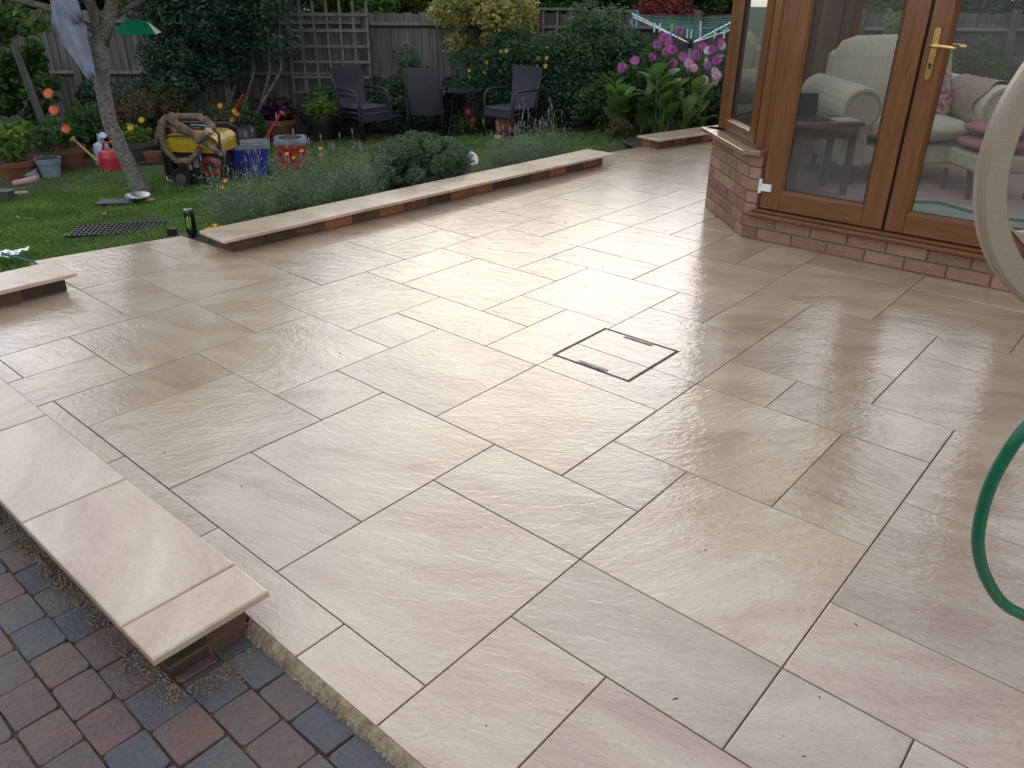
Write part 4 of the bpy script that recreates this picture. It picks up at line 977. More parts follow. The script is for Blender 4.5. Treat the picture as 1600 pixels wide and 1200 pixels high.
def bloom_plant(name, label, x, y, h, n, mtf, r, petals=7, spread=.08, leafn=160, cat='flower'):
    z = zg(x, y); t = thing(name, label, cat, (x, y, z))
    C = np.column_stack([RN.normal(0, spread, leafn), RN.normal(0, spread, leafn), RN.uniform(.02, h*.6, leafn)]); V, F = leafcloud(C, .03, .4); npmesh('foliage', V, F, F_bright, t)
    for k in range(n):
        a, b = RN.normal(0, spread), RN.normal(0, spread); hh = h*RN.uniform(.75, 1.1); m = MB(); m.tube([(a*.3, b*.3, 0), (a, b, hh)], .002, 4); s_ = m.obj('stem', M_gstem, t)
        m = MB(); flower(m, Vector((a, b, hh)), Vector((-.5+RN.normal(0, .2), -.5, 1)), r, petals, 2, .5); m.obj('flower', mtf, t)
bloom_plant('marigold', 'yellow marigolds growing under the near end of the long wall coping', 1.57, 2.44, .12, 9, simple('marigold_petal', (.85, .45, .02), .6), .020, 8, .035, 60)
bloom_plant('orange_poppy', 'orange poppies on tall stems in front of the blue box', 2.62, 3.0, .40, 5, B_or, .020, 5, .12, 40)
bloom_plant('orange_poppy', 'single orange poppy low beside the generator wheel', 2.05, 3.1, .22, 2, B_or, .022, 5, .03, 40)
# ---------------------------------------------------------------- apple tree
M_lichen = simple('pale_bark', (.09, .075, .06), .9, (.24, .22, .19), 26, 1.0, 40, stretch=(1, 1, 3))
ap = thing('apple_tree', 'grey-barked apple tree with a forked leaning trunk on the lawn', 'tree', (2.12, 4.75, -.19))
def trunkpts():
    return [(0.09, -.06, -.05), (.05, -.02, .06), (.0, .02, .34), (-.045, .055, .60), (-.04, .05, .92), (-.01, .0, 1.26)]
m = MB(); m.tube(trunkpts(), [.095, .072, .062, .060, .062, .068], 14); 
m.obj('trunk', M_lichen, ap, smooth=True)
br = [([(-.01, 0, 1.22), (.0, 0, 1.42), (-.05, .03, 1.7), (-.2, .1, 2.2)], [.045, .045, .04, .02]), ([(0, 0, 1.2), (.07, -.07, 1.38), (.14, -.14, 1.62), (.3, -.3, 2.3)], [.055, .053, .045, .02]),
      ([(-.02, 0, 1.30), (-.2, .12, 1.44), (-.45, .2, 1.52), (-.85, .3, 1.60)], [.03, .028, .022, .01]), ([(.05, 0, 1.35), (.3, -.1, 1.5), (.6, -.3, 1.7)], [.025, .02, .01]),
      ([(-.1, .1, 1.9), (-.5, 0, 2.3), (-.9, -.1, 2.5)], [.02, .015, .008]), ([(.25, -.2, 2.0), (.6, -.6, 2.3), (.9, -.8, 2.5)], [.02, .015, .008])]
for pts, rr in br: m = MB(); m.tube(pts, rr, 8); m.obj('branch', M_lichen, ap, smooth=True)
C1, _ = clumps((0, 0, 2.25), (1.1, 1.0, .55), 60, 6500, .26, .3)
C2, _ = clumps((-.58, .2, 1.36), (.42, .25, .12), 20, 800, .13, .2)
C3, _ = clumps((.45, -.3, 1.78), (.9, .6, .10), 14, 600, .16, .2)
C = np.concatenate([C1, C2, C3]); V, F = leafcloud(C, .075, .62, droop=.5); npmesh('crown', V, F, F_apple, ap)
# cloth hanging in the tree
def cloth():
    M_cl = simple('grey_shirt', (.24, .25, .34), .9, (.30, .31, .40), 14, .5, 200)
    # strips: centre line in garden frame (s,z) with half width
    p0 = W(-3.44, 6.62, 0)
    t = MB(); prof = [(-.02, 1.52, .06, .0), (-.02, 1.36, .085, .02), (-.02, 1.23, .10, .02), (-.005, 1.15, .14, 0), (.0, 1.08, .115, 0), (.035, .97, .085, 0), (.06, .88, .055, .01), (.075, .82, .040, 0), (.085, .775, .040, 0)]
    nx = 14
    for k, (c, z, hw, y) in enumerate(prof):
        for i in range(nx+1):
            u_ = i/nx*2-1; t.v.append((c+u_*hw, y+.018*math.sin(u_*6+k*.5)+.012*math.sin(u_*13-k*.8)-.03*(1-u_*u_), z+.01*math.sin(u_*4)))
    for k in range(len(prof)-1):
        for i in range(nx): a = k*(nx+1)+i; t.f.append((a, a+1, a+nx+2, a+nx+1)); t.m.append(0)
    b0 = len(t.v)
    for k, (c, z, hw, y) in enumerate([(.02, 1.50, .08, -.05), (.05, 1.36, .09, -.08), (.09, 1.26, .075, -.08), (.11, 1.18, .045, -.06)]):
        for i in range(9): u_ = i/8*2-1; t.v.append((c+u_*hw, y+.02*math.sin(u_*8+k), z+.02*u_))
    for k in range(3):
        for i in range(8): a = b0+k*9+i; t.f.append((a, a+1, a+10, a+9)); t.m.append(0)
    o = t.obj('hanging_cloth', M_cl, None, True, loc=p0, rotz=RZ); tag(o, 'pale blue-grey garment hanging from the apple tree branch', 'cloth')
    sm = o.modifiers.new('thick', 'SOLIDIFY'); sm.thickness = .004
cloth()
# green hanging feeder roof
gf = thing('bird_feeder', 'translucent green plastic hanging bird feeder roof beside the apple trunk', 'bird feeder', W(-2.96, 6.75, 1.10), RZ)
M_gr = foliage('green_plastic', (.01, .22, .10), (.02, .32, .16), rough=.25, trans=.5)
m = MB(); a0 = [(-.165, -.09, 0), (-.055, -.11, -.01), (.0, .09, .03), (-.12, .09, .03)]
rl = [(-.10, -.01, .085), (-.02, .02, .108)]; 
m.q([(-.17, -.06, 0), (-.03, -.10, -.012), (-.075, -.01, .10), (-.11, -.01, .085)]); m.q([(-.03, -.10, -.012), (.16, -.08, -.006), (.07, .0, .085), (-.075, -.01, .10)])
m.q([(-.17, -.06, 0), (-.11, -.01, .085), (-.075, -.01, .10), (.07, .0, .085), (.13, .11, .0), (-.12, .11, .0)]); m.q([(.16, -.08, -.006), (.13, .11, 0), (.07, 0, .085)])
o = m.obj('roof', M_gr, gf); sm = o.modifiers.new('t', 'SOLIDIFY'); sm.thickness = .004
m = MB(); m.tube([(0, 0, .09), (0, 0, .40)], .002, 4); m.tube([(.02, 0, .0), (.03, .0, -.05)], .006, 6); m.obj('hanger', M_black, gf)
# ---------------------------------------------------------------- chairs and table
def chair_proto():
    t = thing('rattan_chair', '', 'chair')
    m = MB(); nx, nz = 8, 10; prof = []
    for k in range(nz+1):
        z = .36+.58*k/nz; y = .22+.10*(k/nz)+.03*math.sin(k/nz*PI); hw = .225+.03*(k/nz)
        prof.append((z, y, hw))
    for side in (0, .022):
        for z, y, hw in prof:
            for i in range(nx+1): u_ = i/nx*2-1; m.v.append((u_*hw, y+side+.025*u_*u_*-1+.02, z+.012*u_*u_))
    n1 = (nx+1)*(nz+1)
    for k in range(nz):
        for i in range(nx):
            a = k*(nx+1)+i; m.f.append((a, a+1, a+nx+2, a+nx+1)); m.f.append((n1+a, n1+a+nx+1, n1+a+nx+2, n1+a+1))
    for k in range(nz):
        for i in (0, nx): a = k*(nx+1)+i; m.f.append((a, a+nx+1, n1+a+nx+1, n1+a))
    for i in range(nx): a = nz*(nx+1)+i; m.f.append((a, a+1, n1+a+1, n1+a)); a = i; m.f.append((a, n1+a, n1+a+1, a+1))
    m.m = [0]*len(m.f); m.obj('backrest', M_ratt, t, smooth=False)
    m = MB(); m.box((-.235, -.27, .385), (.235, .25, .43), c=.012); m.obj('seat', M_ratt, t)
    for sx in (-1, 1):
        x = sx*.265
        m = MB(); m.tube([(x, -.26, 0), (x, -.25, .3), (x, -.25, .5), (x*1.02, -.235, .60), (x*1.02, -.17, .645), (x*1.02, 0, .655), (x, .15, .645), (x*.95, .27, .64)], .0175, 8); m.obj('armrest', M_ratf, t, smooth=True)
        m = MB(); m.tube([(x*.92, .33, 0), (x*.9, .27, .36), (x*.9, .30, .6), (x*.94, .36, .93)], .018, 8); m.obj('leg', M_ratf, t, smooth=True)
        m = MB(); m.tube([(x*.97, -.25, .35), (x*.93, .27, .35)], .014, 6); m.obj('side_rail', M_ratf, t, smooth=True)
    m = MB(); m.box((-.25, -.268, .30), (.25, -.25, .39)); m.obj('apron', M_ratt, t)
    return t
ch = chair_proto(); GRP = 'dark rattan garden chairs'; ch.scale = (.83, .83, .80)
ch.location = (5.45, 5.62, -.245); ch.rotation_euler = (0, 0, RZ+rad(47)); tag(ch, 'dark rattan armchair at the left, lower of a stacked pair near the trellis', 'chair', GRP)
copy_tree(ch, (5.45-.025, 5.62+.01, -.245+.065), RZ+rad(47), 'dark rattan armchair stacked on top of the left-hand chair')
copy_tree(ch, (5.86, 4.98, -.20), RZ+rad(180), 'dark rattan armchair seen from behind, lower of a stacked pair in the middle')
copy_tree(ch, (5.86-.02, 4.98-.015, -.20+.055), RZ+rad(180), 'dark rattan armchair seen from behind, stacked on the middle chair')
copy_tree(ch, (6.34, 4.08, -.14), RZ-rad(42), 'single dark rattan armchair right of the round table')
tp = W(-.70, 10.05); tz = zg(tp.x, tp.y)
tbl = thing('garden_table', 'small round dark garden table between the rattan chairs', 'table', (tp.x, tp.y, tz)); tbl.scale = (.85, .85, .74)
m = MB(); m.lathe([(.40, .69), (.42, .70), (.42, .715), (.40, .722)], n=32); m.obj('table_top', simple('smoked_glass', (.03, .035, .045), .12), tbl)
for k in range(4):
    t = k*PI/2+.4; m = MB(); m.tube([(.1*math.cos(t), .1*math.sin(t), .69), (.2*math.cos(t), .2*math.sin(t), .35), (.34*math.cos(t), .34*math.sin(t), 0)], .015, 8); m.obj('leg', M_ratf, tbl)
# terracotta pot on its side
pp = W(-.1, 9.62); pz = zg(pp.x, pp.y)
tp_ = thing('terracotta_pot', 'terracotta pot lying on its side beside the right chair', 'plant pot', (pp.x, pp.y, pz+.115), RZ)
Mx = Matrix.Rotation(rad(82), 4, 'Y')
def pot_profile(r, h): return [(r*.68, 0), (r*.92, h*.76), (r*1.0, h*.77), (r*1.03, h*.8), (r*1.03, h), (r*.90, h), (r*.86, h*.8), (r*.84, h*.7)]
m = MB(); m.lathe([(p[0], p[1]-.11) for p in pot_profile(.13, .24)], M=Mx, n=24); m.obj('body', M_terra, tp_, smooth=False)
# ---------------------------------------------------------------- pots and plants by the lawn
def pot(x, y, r, h, mt, label, name='plant_pot', soil=True, tilt=None):
    t = thing(name, label, 'plant pot', (x, y, zg(x, y)), 0)
    m = MB(); m.lathe([(r*.72, 0), (r*.90, h*.72), (r*.93, h*.73), (r*1.0, h*.74), (r*1.03, h), (r*.93, h), (r*.88, h*.86)], n=24); b = m.obj('body', mt, t)
    if soil: m = MB(); m.lathe([(r*.92, h*.84), (r*.92, h*.9)], n=16); m.obj('soil', M_soil, t)
    if tilt: t.rotation_euler = tilt
    return t
def potted(x, y, z, label, h, sp, n, mt, leaf, asp, fl=None, nf=0, fr=.03, flh=0, pet=14, cat='plant', name='potted_plant', lay_=3, stems=7):
    t = thing(name, label, cat, (x, y, z))
    C, cc = clumps((0, 0, h*.45), (sp, sp, h*.42), 22, n, sp*.45, .3, zmin=0); V, F = leafcloud(C, leaf, asp); npmesh('foliage', V, F, mt, t)
    m = MB()
    for k in range(stems): q = cc[k]; m.tube([(0, 0, -.03), (q[0]*.4, q[1]*.4, q[2]*.6), tuple(q)], [.005, .004, .003], 5)
    m.obj('stems', M_gstem, t)
    if fl:
        for (a, b, hh) in nf:
            m = MB(); m.tube([(a*.3, b*.3, h*.3), (a, b, hh)], .004, 5); m.obj('flower_stem', M_gstem, t)
            m = MB(); flower(m, Vector((a, b, hh)), Vector((-.6, -.55, .4)), fr, pet, lay_, .25); m.obj('flower', fl, t)
    return t
P_blue = simple('grey_blue_pot', (.17, .21, .27), .6, (.24, .28, .33), 10); P_white = simple('speckled_white_pot', (.45, .46, .48), .6, (.25, .27, .3), 35, detail=1)
P_gray = simple('dark_grey_pot', (.06, .062, .065), .6)
def gp(px_s, D): p = W(px_s, D); return p.x, p.y, zg(p.x, p.y)
x, y, z = gp(-4.98, 7.95); pot(x, y, .20, .205, M_terra, 'wide terracotta pot at the left edge of the lawn'); potted(x, y, z+.18, 'bright green leafy plant in the left-edge terracotta pot', .36, .19, 420, F_bright, .075, .7)
x, y, z = gp(-5.4, 8.6); potted(x, y, z, 'light green hydrangea-like plant behind the left-edge pot', .72, .25, 700, F_bright, .09, .7)
x, y, z = gp(-5.02, 8.3); pot(x, y, .13, .17, M_terra, 'shadowed terracotta pot between the left-edge pot and the blue-grey pot')
x, y, z = gp(-4.81, 7.93); pot(x, y, .07, .095, P_white, 'small white speckled pot tipped against the blue-grey pot', tilt=(rad(-8), rad(-22), 0))
x, y, z = gp(-4.70, 8.03); pot(x, y, .12, .195, P_blue, 'blue-grey plastic pot on the lawn'); potted(x, y, z+.17, 'tall leafy plant growing in the blue-grey pot', .42, .12, 200, F_green, .065, .65, stems=5)
x, y, z = gp(-4.80, 8.6); pot(x, y, .19, .235, M_terra, 'large red-brown pot holding the coral dahlia')
potted(x, y, z+.20, 'coral dahlia with two open blooms in the red-brown pot', .36, .20, 420, F_green, .07, .6, B_coral, [(-.08, -.12, .585), (-.06, -.1, .42), (.0, -.12, .22)], .06, pet=16, cat='dahlia', name='dahlia')
x, y, z = gp(-4.20, 8.95); pot(x, y, .19, .22, P_gray, 'dark grey pot right of the apple trunk'); potted(x, y, z+.18, 'bushy green plant with one yellow bloom in the dark grey pot', .25, .16, 480, F_bright, .045, .6, B_yel, [(.05, -.14, .27), (-.08, -.12, .2)], .04, pet=12)
x, y, z = gp(-3.93, 8.7); pot(x, y, .09, .12, M_terra, 'small terracotta pot beside the dark grey pot')
x, y, z = gp(-3.31, 9.3); pot(x, y, .19, .25, M_terra, 'terracotta pot of marigolds behind the generator'); potted(x, y, z+.22, 'orange marigolds and yellow foliage behind the generator', .30, .20, 600, F_brown, .04, .5, B_or, [(-.1, -.15, .32), (.06, -.16, .25), (.12, -.1, .2), (.0, -.18, .16)], .035, pet=10, name='marigold')
x, y, z = gp(-2.98, 10.35); pot(x, y, .22, .26, M_terra, 'round pot holding the dark purple heuchera'); potted(x, y, z+.24, 'dark purple heuchera in a round pot by the fence', .26, .25, 600, F_purple, .07, .9, name='heuchera', stems=4)
x, y, z = gp(-2.35, 10.05); pot(x, y, .19, .28, M_black, 'black pot beside the left rattan chair'); potted(x, y, z+.26, 'light green bushy plant in the black pot', .32, .21, 700, F_bright, .05, .5)
x, y, z = gp(-.62, 9.9); potted(x, y, z, 'red flowering plant under the round table', .30, .2, 300, F_green, .05, .5, simple('scarlet_petal', (.6, .04, .03), .6), [(0, -.1, .28), (.08, -.1, .18), (.12, -.05, .12)], .035, pet=8)
# watering cans
def wcan(x, y, label, mt, rot, h=.20, r=.10, rose=None, group=None):
    t = thing('watering_can', label, 'watering can', (x, y, zg(x, y)+.005), rot, group)
    m = MB(); m.lathe([(r, 0), (r*1.05, .01), (r, h*.7), (r*.82, h), (r*.5, h*1.08), (r*.46, h*1.06)], n=22); m.obj('body', mt, t, smooth=False)
    m = MB(); m.tube([(-r*.9, 0, h*.25), (-r*1.7, 0, h*.75), (-r*2.9, 0, h*1.55)], [.022, .015, .011], 10); m.lathe([(.012, 0), (.035, .03), (.035, .04)], M=Matrix.Translation((-r*2.85, 0, h*1.5)) @ Matrix.Rotation(rad(-50), 4, 'Y'), n=14); m.obj('spout', rose or mt, t)
    m = MB(); m.tube([(-r*.6, 0, h*1.0), (-r*.3, 0, h*1.45), (r*.5, 0, h*1.45), (r*1.15, 0, h*1.0), (r*1.05, 0, h*.35)], .011, 8); m.obj('handle', mt, t, smooth=True)
    return t
M_redp = simple('red_plastic', (.42, .02, .04), .35); M_bluep = simple('pale_blue_plastic', (.42, .50, .56), .3)
x, y, z = gp(-4.22, 8.35); wcan(x, y, 'red plastic watering can left of the apple trunk', M_redp, RZ, .19, .115, rose=simple('brass_rose', (.35, .27, .10), .5))
x, y, z = gp(-4.50, 8.75); wcan(x, y, 'pale grey-blue watering can standing behind the red one', M_bluep, RZ+2.2, .22, .09)
x, y, z = gp(-3.0, 9.1); wcan(x, y, 'black watering can with red handle behind the blue box', M_black, RZ+PI, .28, .14, rose=simple('red_spout', (.4, .03, .03), .4))
# ---------------------------------------------------------------- generator with dead branch
gn = thing('generator', 'yellow and black portable generator with wheels on the lawn', 'generator', (2.78, 4.68, -.185), RZ-.12); gn.scale = (.88, .9, .84)
M_gy = simple('yellow_panel', (.50, .34, .02), .35, (.34, .22, .015), 8); M_gred = simple('engine_red', (.20, .015, .015), .4)
def rbox(m, x0, x1, y0, y1, z0, z1, r, mi=0, n=6):
    pr = [(x0, z0), (x1, z0)]
    for k in range(n+1): t = PI/2*k/n; pr.append((x1-r+r*math.cos(t), z1-r+r*math.sin(t)))
    for k in range(n+1): t = PI/2+PI/2*k/n; pr.append((x0+r+r*math.cos(t), z1-r+r*math.sin(t)))
    m.prism([(p[0], y0, p[1]) for p in pr], (0, y1-y0, 0), mi)
m = MB(); rbox(m, -.30, .30, -.20, .22, .36, .545, .13); m.obj('tank_cover', M_gy, gn)
m = MB(); rbox(m, -.325, -.26, -.16, .20, .10, .36, .01); m.obj('side_panel', M_black, gn)
m = MB(); m.box((-.335, -.17, .33), (-.305, .16, .46), c=.01); m.obj('side_panel', M_gy, gn)
# lettering bars on the tank (small dark characters)
m = MB()
for k, xx in enumerate(np.linspace(-.17, -.02, 8)):
    if k in (0, 3, 5, 7): m.box((xx, -.2035, .495), (xx+.004, -.2005, .507)); m.box((xx+.004, -.2035, .503), (xx+.010, -.2005, .507))
    else: m.box((xx, -.2035, .495), (xx+.010, -.2005, .498)); m.box((xx+.003, -.2035, .498), (xx+.007, -.2005, .507))
for k in range(7): m.box((-.338, .0-.025*1, .345+k*.015), (-.3355, .03, .352+k*.015))
m.obj('lettering', M_black, gn)
# arch trims
for x0, x1 in ((-.29, .03), (.14, .29)):
    m = MB(); r = .12; pts = [(x0, -.212, .36)]+[(x0+r-r*math.cos(t), -.212, .42+r*.9*math.sin(t)) for t in np.linspace(0, PI/2, 7)]+[(x1-.02, -.212, .528)]
    if x0 > 0: pts = [(x0+.02, -.212, .528)]+[(x1-r+r*math.sin(t), -.212, .42+r*.9*math.cos(t)) for t in np.linspace(0, PI/2, 7)]+[(x1, -.212, .36)]
    m.tube(pts, .007, 6); m.obj('trim', M_black, gn)
m = MB()
for sx in (-.31, .31):
    m.tube([(sx, -.20, .10), (sx, -.21, .36), (sx, -.19, .56), (sx*.8, -.17, .60)], .014, 8)
    m.tube([(sx, .20, .10), (sx, .2, .36), (sx, .19, .56), (sx*.8, .17, .60)], .014, 8); m.tube([(sx, -.20, .10), (sx, .20, .10)], .014, 8)
m.tube([(-.31, -.20, .10), (.31, -.20, .10)], .014, 8); m.tube([(-.31, .20, .10), (.31, .20, .10)], .014, 8)
m.tube([(-.25, -.17, .60), (.25, -.17, .60)], .014, 8); m.tube([(-.25, .17, .60), (.25, .17, .60)], .014, 8)
m.obj('tube_frame', M_black, gn)
m = MB(); m.tube([(.0, -.17, .58), (.03, -.17, .635), (.17, -.17, .635), (.22, -.17, .575)], .010, 8); m.obj('carry_handle', simple('grey_metal', (.3, .31, .33), .3, metal=.6), gn, smooth=True)
m = MB(); m.box((-.22, -.14, .12), (.24, .17, .355), c=.01); m.obj('engine_block', simple('engine_dark', (.02, .02, .022), .5), gn)
m = MB(); m.lathe([(.115, 0), (.11, .03), (.07, .045), (.03, .045)], M=Matrix.Translation((.16, -.145, .21)) @ Matrix.Rotation(rad(90), 4, 'X'), n=28); m.obj('recoil_starter', M_gred, gn)
m = MB(); m.lathe([(.055, 0), (.05, .006)], M=Matrix.Translation((.16, -.192, .21)) @ Matrix.Rotation(rad(90), 4, 'X'), n=20); m.obj('starter_boss', M_black, gn)
m = MB(); m.box((-.02, -.185, .20), (.04, -.15, .32), c=.006); m.box((-.08, -.17, .17), (-.045, -.15, .26)); m.obj('socket_cover', simple('light_grey_part', (.25, .26, .25), .5), gn)
for yy in (-.23, .21):
    m = MB(); m.lathe([(.05, -.02), (.098, -.03), (.105, -.018), (.105, .018), (.098, .03), (.05, .02)], M=Matrix.Translation((-.12, yy-.02, .102)) @ Matrix.Rotation(rad(90), 4, 'X'), n=26); wh = m.obj('wheel', M_black, gn)
    m = MB(); m.lathe([(.02, -.032), (.055, -.03), (.055, .03), (.02, .032)], M=Matrix.Translation((-.12, yy-.02, .102)) @ Matrix.Rotation(rad(90), 4, 'X'), n=18); m.obj('rim', P_gray, wh)
m = MB(); m.tube([(-.32, -.2, .12), (-.30, -.22, .06), (-.18, -.22, .05)], .009, 8); m.obj('foot_bracket', M_steel, gn)
db = thing('dead_branch', 'twisted brown dead branch draped over the generator', 'branch', (2.78, 4.68, -.185), RZ-.12); db.scale = (.88, .9, .84)
for pts, rr in [([(-.16, -.22, .73), (-.08, -.25, .66), (.05, -.26, .58), (.17, -.27, .50), (.28, -.28, .42), (.38, -.30, .36)], [.05, .042, .040, .034, .026, .018]),
                ([(-.18, -.22, .72), (-.25, -.25, .62), (-.25, -.27, .50), (-.22, -.28, .38), (-.13, -.28, .29), (.0, -.28, .29), (.08, -.27, .35), (.12, -.26, .43)], [.035, .032, .03, .028, .032, .034, .034, .03]),
                ([(-.14, -.20, .71), (-.02, -.15, .72), (.10, -.12, .71), (.20, -.14, .66), (.26, -.17, .60)], [.036, .036, .036, .04, .03]),
                ([(-.16, -.22, .60), (-.05, -.22, .60), (.06, -.22, .55)], [.034, .04, .03]),
                ([(-.2, -.2, .70), (-.30, -.15, .64), (-.38, -.12, .52), (-.42, -.14, .40)], [.03, .028, .022, .012]),
                ([(.12, -.28, .48), (.20, -.30, .54), (.27, -.31, .60)], [.026, .032, .036])]:
    m = MB(); P = []; R_2 = []
    for k in range(len(pts)-1):
        for q in range(4): t = q/4; P.append([pts[k][i]*(1-t)+pts[k+1][i]*t+random.uniform(-.006, .006) for i in range(3)]); R_2.append((rr[k]*(1-t)+rr[k+1]*t)*random.uniform(.88, 1.1))
    P.append(pts[-1]); R_2.append(rr[-1]); m.tube(P, R_2, 10); m.obj('limb', M_bark2, db, smooth=True)
m = MB(); m.tube([(.262, -.308, .585), (.285, -.315, .615)], .0375, 14); m.obj('cut_end', M_cut, db)
# ---------------------------------------------------------------- lidded boxes
def bin_(label, x, y, rz, mt, lid, wx=.31, wy=.32, h=.285, opening=False):
    t = thing('storage_box', label, 'box', (x, y, zg(x, y)+.005), rz, 'lidded plastic boxes on the lawn')
    m = MB(); c = .0
    bo = [(-wx*.44, -wy*.44), (wx*.44, -wy*.44), (wx*.44, wy*.44), (-wx*.44, wy*.44)]; to = [(-wx/2, -wy/2), (wx/2, -wy/2), (wx/2, wy/2), (-wx/2, wy/2)]
    n = 0; m.v += [(p[0], p[1], 0) for p in bo]+[(p[0], p[1], h) for p in to]; m.f += [(3, 2, 1, 0)]+[(k, (k+1) % 4, 4+(k+1) % 4, 4+k) for k in range(4)]; m.m += [0]*5
    m.obj('body', mt, t)
    m = MB(); e = .018; hh = h
    m.box((-wx/2-e, -wy/2-e, hh-.028), (wx/2+e, -wy/2+.002, hh+.004), c=.004); m.box((-wx/2-e, wy/2-.002, hh-.028), (wx/2+e, wy/2+e, hh+.004), c=.004)
    m.box((-wx/2-e, -wy/2+.004, hh-.028), (-wx/2+.002, wy/2-.004, hh+.004), c=.004); m.box((wx/2-.002, -wy/2+.004, hh-.028), (wx/2+e, wy/2-.004, hh+.004), c=.004); m.obj('rim', lid, t)
    if opening:
        m = MB()
        m.prism([(-wx/2, -wy/2, hh+.0045), (wx/2, -wy/2, hh+.0045), (wx/2, wy/2, hh+.0045), (-wx/2, wy/2, hh+.0045)], (0, 0, .012)); m.obj('lid', lid, t)
        m = MB(); m.lathe([(.105, hh+.017), (.11, hh+.021), (.085, hh+.0205)], n=24); m.obj('opening', M_black, t)
    else:
        m = MB(); m.box((-wx/2, -wy/2, hh+.0045), (wx/2, wy/2, hh+.017), c=.004); m.box((-wx/2+.05, -wy/2+.05, hh+.0175), (wx/2-.05, wy/2-.05, hh+.025), c=.004); m.obj('lid', lid, t)
    m = MB(); m.box((-.07, -wy/2-e-.010, hh-.06), (.07, -wy/2-e-.001, hh-.03), c=.003); m.obj('handle', mt, t)
M_lid = simple('grey_lid', (.13, .15, .17), .35, (.2, .22, .24), 9)
bin_('blue plastic box with grey lid beside the generator', 3.24, 4.62, RZ+.28, simple('blue_plastic', (.012, .025, .26), .4), M_lid)
bin_('dark blue box mostly hidden behind the blue one and the generator', 3.06, 4.86, RZ+.20, simple('navy_plastic', (.012, .03, .06), .4), M_lid, .24)
bin_('red plastic box with grey lid and round opening', 3.60, 4.50, RZ+.24, simple('red_box_plastic', (.34, .012, .015), .4), M_lid, .27, opening=True)
m = MB(); a = W(-3.05, 9.3); m.tube([(a.x, a.y, .33), (a.x-.05, a.y+.12, .18), (a.x-.12, a.y+.2, -.2)], .012, 8); tag(m.obj('tool_handle', M_redp), 'red tool handle leaning behind the boxes', 'tool')
# ---------------------------------------------------------------- drinks can, dish, tray, grate, trowel, ball
cn_ = thing('drinks_can', 'black energy drink can with green claw mark next to the wall end', 'can', (1.545, 2.65, -.012), RZ)
m = MB(); m.lathe([(.026, 0), (.0325, .008), (.0325, .145), (.027, .160), (.0265, .162)], n=24); m.obj('body', simple('black_can', (.012, .012, .013), .25, metal=.3), cn_, smooth=False)
m = MB(); m.lathe([(.027, .160), (.0275, .165), (.024, .163), (.02, .161)], n=24); m.obj('lid', M_steel, cn_)
m = MB()
for k, (x0, zt, zb) in enumerate(((-.014, .118, .052), (-.003, .125, .040), (.009, .118, .055))):
    y0 = -math.sqrt(.0325**2-max(abs(x0), abs(x0+.005))**2)-.0012
    m.q([(x0, y0, zb+.006), (x0+.004, y0-.0002, zb), (x0+.0065, y0-.0002, zt-.006), (x0+.001, y0, zt)]); m.q([(x0+.001, y0, zt), (x0+.0065, y0-.0002, zt-.006), (x0+.009, y0, zt-.002), (x0+.006, y0, zt+.006)])
m.obj('claw_mark', simple('lime_print', (.25, .65, .03), .4), cn_)
m = MB(); m.box((-.06, -.04, 0), (.06, .05, .012), c=.003); m.box((-.12, .0, .001), (-.065, .04, .05), c=.003); o = m.obj('black_tray', M_black, None, loc=(1.52, 2.70, -.030), rotz=RZ); tag(o, 'small black plastic pieces under the drinks can', 'tray')
o_ = thing('metal_dish', 'shiny oval metal dish leaning on the tray near the tree', 'dish', (1.93, 4.22, -.10), 0); o_.scale = (1.1, 1.1, 1.1)
Mt = Matrix.Rotation(rad(6), 4, 'X') @ Matrix.Scale(1.35, 4, (1, 0, 0))
m = MB(); m.lathe([(.045, 0), (.055, .005), (.070, .022), (.076, .026), (.078, .024), (.060, .001), (.046, -.004)], M=Matrix.Rotation(RZ-.5, 4, 'Z') @ Mt, n=26); m.obj('bowl', M_steel, o_, smooth=True)
m = MB(); m.box((-.20, -.07, 0), (.10, .09, .010), c=.003); o = m.obj('board', P_gray, None, loc=(1.84, 4.30, -.13), rotz=RZ+.1); tag(o, 'dark flat board lying on the lawn under the metal dish', 'board')
m = MB(); m.box((-.07, -.03, 0), (.07, .04, .006)); o = m.obj('paper_scrap', simple('orange_card', (.6, .2, .06), .7, (.6, .6, .58), 12), None, loc=(1.96, 4.19, -.115), rotz=RZ-.2); tag(o, 'orange and white paper scrap beside the metal dish', 'paper')
gt = thing('drain_grate', 'black plastic grid mat lying in the lawn near the patio edge', 'grate', (1.37, 3.36, zg(1.4, 3.4)+.012), math.atan2(-.36, .47))
m = MB()
for k in range(19): m.box((-.29+k*.031, -.13, .0), (-.278+k*.031, .14, .011))
tag(m.obj('bars', M_black, gt), None)
m = MB()
for k in range(6): m.box((-.30, -.135+k*.053, .0012), (.30, -.127+k*.053, .0135))
m.obj('cross_bars', M_black, gt)
tr = thing('trowel', 'grey bladed trowel with wooden handle at the left edge of the lawn', 'trowel', (1.40, 5.55, zg(1.4, 5.55)+.02), RZ)
m = MB(); m.prism([(-.22, -.07, .02), (.03, -.06, .02), (.06, 0, .02), (.03, .05, .02), (-.22, .06, .02)], (0, 0, .05)); m.obj('blade', P_gray, tr)
m = MB(); m.tube([(.06, 0, .045), (.17, .01, .05)], .014, 8); m.obj('handle', M_cut, tr)
m = MB(); m.tube([(0, 0, 0), (.22, .02, .045)], .030, 12); o = m.obj('rolled_glove', simple('pink_roll', (.45, .25, .26), .7), None, True, loc=(1.63, 6.10, zg(1.6, 6.1)+.06), rotz=RZ); tag(o, 'pale pink roll lying beside the left-edge pot', 'roll')
